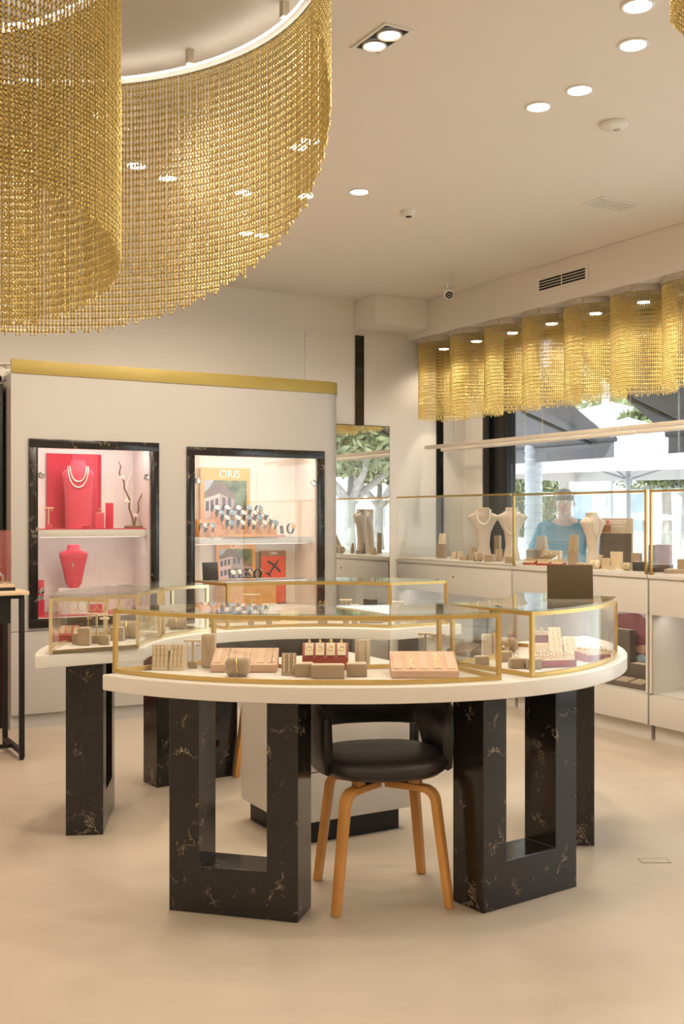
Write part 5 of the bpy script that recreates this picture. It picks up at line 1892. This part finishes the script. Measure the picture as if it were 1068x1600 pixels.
# local frame: faces -y (towards the window)
zz = -GZ
J = {
    'pelvis': ((0, .22, .86), (.14, .11)), 'belly': ((0, .16, 1.03), (.14, .11)), 'chest': ((0, .05, 1.24), (.165, .12)), 'collar': ((0, -.02, 1.37), (.10, .085)),
    'neck': ((0, -.06, 1.44), .058), 'head0': ((0, -.095, 1.50), (.062, .075)), 'head1': ((0, -.11, 1.575), (.078, .092)), 'head2': ((0, -.09, 1.635), (.062, .075)),
    'sl': ((-.19, -.01, 1.34), .065), 'el': ((-.30, .02, 1.08), .047), 'wl': ((-.22, -.12, .88), .032), 'hl': ((-.19, -.15, .82), (.042, .02)),
    'sr': ((.19, -.01, 1.34), .065), 'er': ((.31, .04, 1.08), .047), 'wr': ((.22, -.10, .88), .032), 'hr': ((.19, -.13, .82), (.042, .02)),
    'hipl': ((-.10, .22, .80), .088), 'kl': ((-.12, .10, .46), .062), 'al': ((-.12, .20, .09), .045), 'tl': ((-.12, .07, .04), (.045, .03)),
    'hipr': ((.10, .22, .80), .088), 'kr': ((.12, .10, .46), .062), 'ar': ((.12, .20, .09), .045), 'tr': ((.12, .07, .04), (.045, .03)),
}
B = [('pelvis', 'belly'), ('belly', 'chest'), ('chest', 'collar'), ('collar', 'neck'), ('neck', 'head0'), ('head0', 'head1'), ('head1', 'head2'),
     ('collar', 'sl'), ('sl', 'el'), ('el', 'wl'), ('wl', 'hl'), ('collar', 'sr'), ('sr', 'er'), ('er', 'wr'), ('wr', 'hr'),
     ('pelvis', 'hipl'), ('hipl', 'kl'), ('kl', 'al'), ('al', 'tl'), ('pelvis', 'hipr'), ('hipr', 'kr'), ('kr', 'ar'), ('ar', 'tr')]
for s_, sx in (('l', -1), ('r', 1)):
    hx, hy, hz = J['h' + s_][0]
    for k, (dx, ln) in enumerate(((-.030, .060), (-.010, .072), (.010, .068), (.028, .052))):
        J[f'f{s_}{k}a'] = ((hx + dx * .9, hy - .012, hz - .035), .0095)
        J[f'f{s_}{k}b'] = ((hx + dx, hy - .03, hz - .035 - ln * .5), .009)
        J[f'f{s_}{k}c'] = ((hx + dx, hy - .025, hz - .035 - ln), .0075)
        B += [('h' + s_, f'f{s_}{k}a'), (f'f{s_}{k}a', f'f{s_}{k}b'), (f'f{s_}{k}b', f'f{s_}{k}c')]
    J[f't{s_}a'] = ((hx - sx * .045, hy - .02, hz - .005), .011)
    J[f't{s_}b'] = ((hx - sx * .055, hy - .04, hz - .035), .009)
    B += [('h' + s_, f't{s_}a'), (f't{s_}a', f't{s_}b')]
skin_mesh('body', J, B, 'skin', ps)
grow = lambda k, d: (J[k][0], tuple(r + d for r in (J[k][1] if isinstance(J[k][1], tuple) else (J[k][1],) * 2)))
S = {k: grow(k, .018) for k in ('pelvis', 'belly', 'chest', 'collar', 'sl', 'sr')}
S['nk'] = ((0, -.05, 1.415), .075)
mid = lambda a, b, u: tuple(p + (q - p) * u for p, q in zip(J[a][0], J[b][0]))
for s_ in 'lr':
    S['m' + s_] = (mid('s' + s_, 'e' + s_, .5), .074)
    S['n' + s_] = (mid('s' + s_, 'e' + s_, .9), .072)
skin_mesh('polo_shirt', S, [('pelvis', 'belly'), ('belly', 'chest'), ('chest', 'collar'), ('collar', 'nk'), ('collar', 'sl'), ('sl', 'ml'), ('ml', 'nl'), ('collar', 'sr'), ('sr', 'mr'), ('mr', 'nr')], 'teal_shirt', ps)
T_ = {k: grow(k, .014) for k in ('pelvis', 'hipl', 'kl', 'al', 'hipr', 'kr', 'ar')}
skin_mesh('trousers', T_, [('pelvis', 'hipl'), ('hipl', 'kl'), ('kl', 'al'), ('pelvis', 'hipr'), ('hipr', 'kr'), ('kr', 'ar')], 'trousers', ps)
for s_, sx in (('l', -.12), ('r', .12)):
    MB().lathe([(.045, 0), (.05, .02), (.046, .05), (.03, .075), (0, .08)], 14, (sx, .12, .002), sx=1.0, sy=2.3).build('shoe', 'shoe', ps, smooth=True)
hr = MB()
for k in range(7):
    z = 1.585 + .075 * math.sin(k / 6 * math.pi / 2)
    pass
hr.lathe([(.088, -.01), (.090, .02), (.080, .055), (.055, .082), (0, .095)], 18, (0, -.085, 1.60), sx=.92, sy=1.08)
hr.build('hair', 'hair', ps, smooth=True)
for sx in (-1, 1):
    MB().ball((sx * .030, -.193, 1.578), .0105, 10, 8).build('eye', 'paper_white', ps, smooth=True)
    MB().ball((sx * .030, -.2015, 1.578), .0048, 8, 6).build('pupil', 'hair', ps, smooth=True)
    MB().lathe([(0, -.026), (.012, -.018), (.016, .0), (.013, .02), (0, .028)], 10, (sx * .083, -.085, 1.565), sx=.5).build('ear', 'skin', ps, smooth=True)
MB().tube([(0, -.196, 1.585), (0, -.212, 1.558), (0, -.216, 1.545), (0, -.196, 1.536)], [.007, .011, .014, .008], 8).build('nose', 'skin', ps, smooth=True)
MB().tube([(-.022, -.183, 1.516), (0, -.191, 1.514), (.022, -.183, 1.516)], [.003, .006, .003], 8).build('mouth', 'pink_velvet', ps, smooth=True)
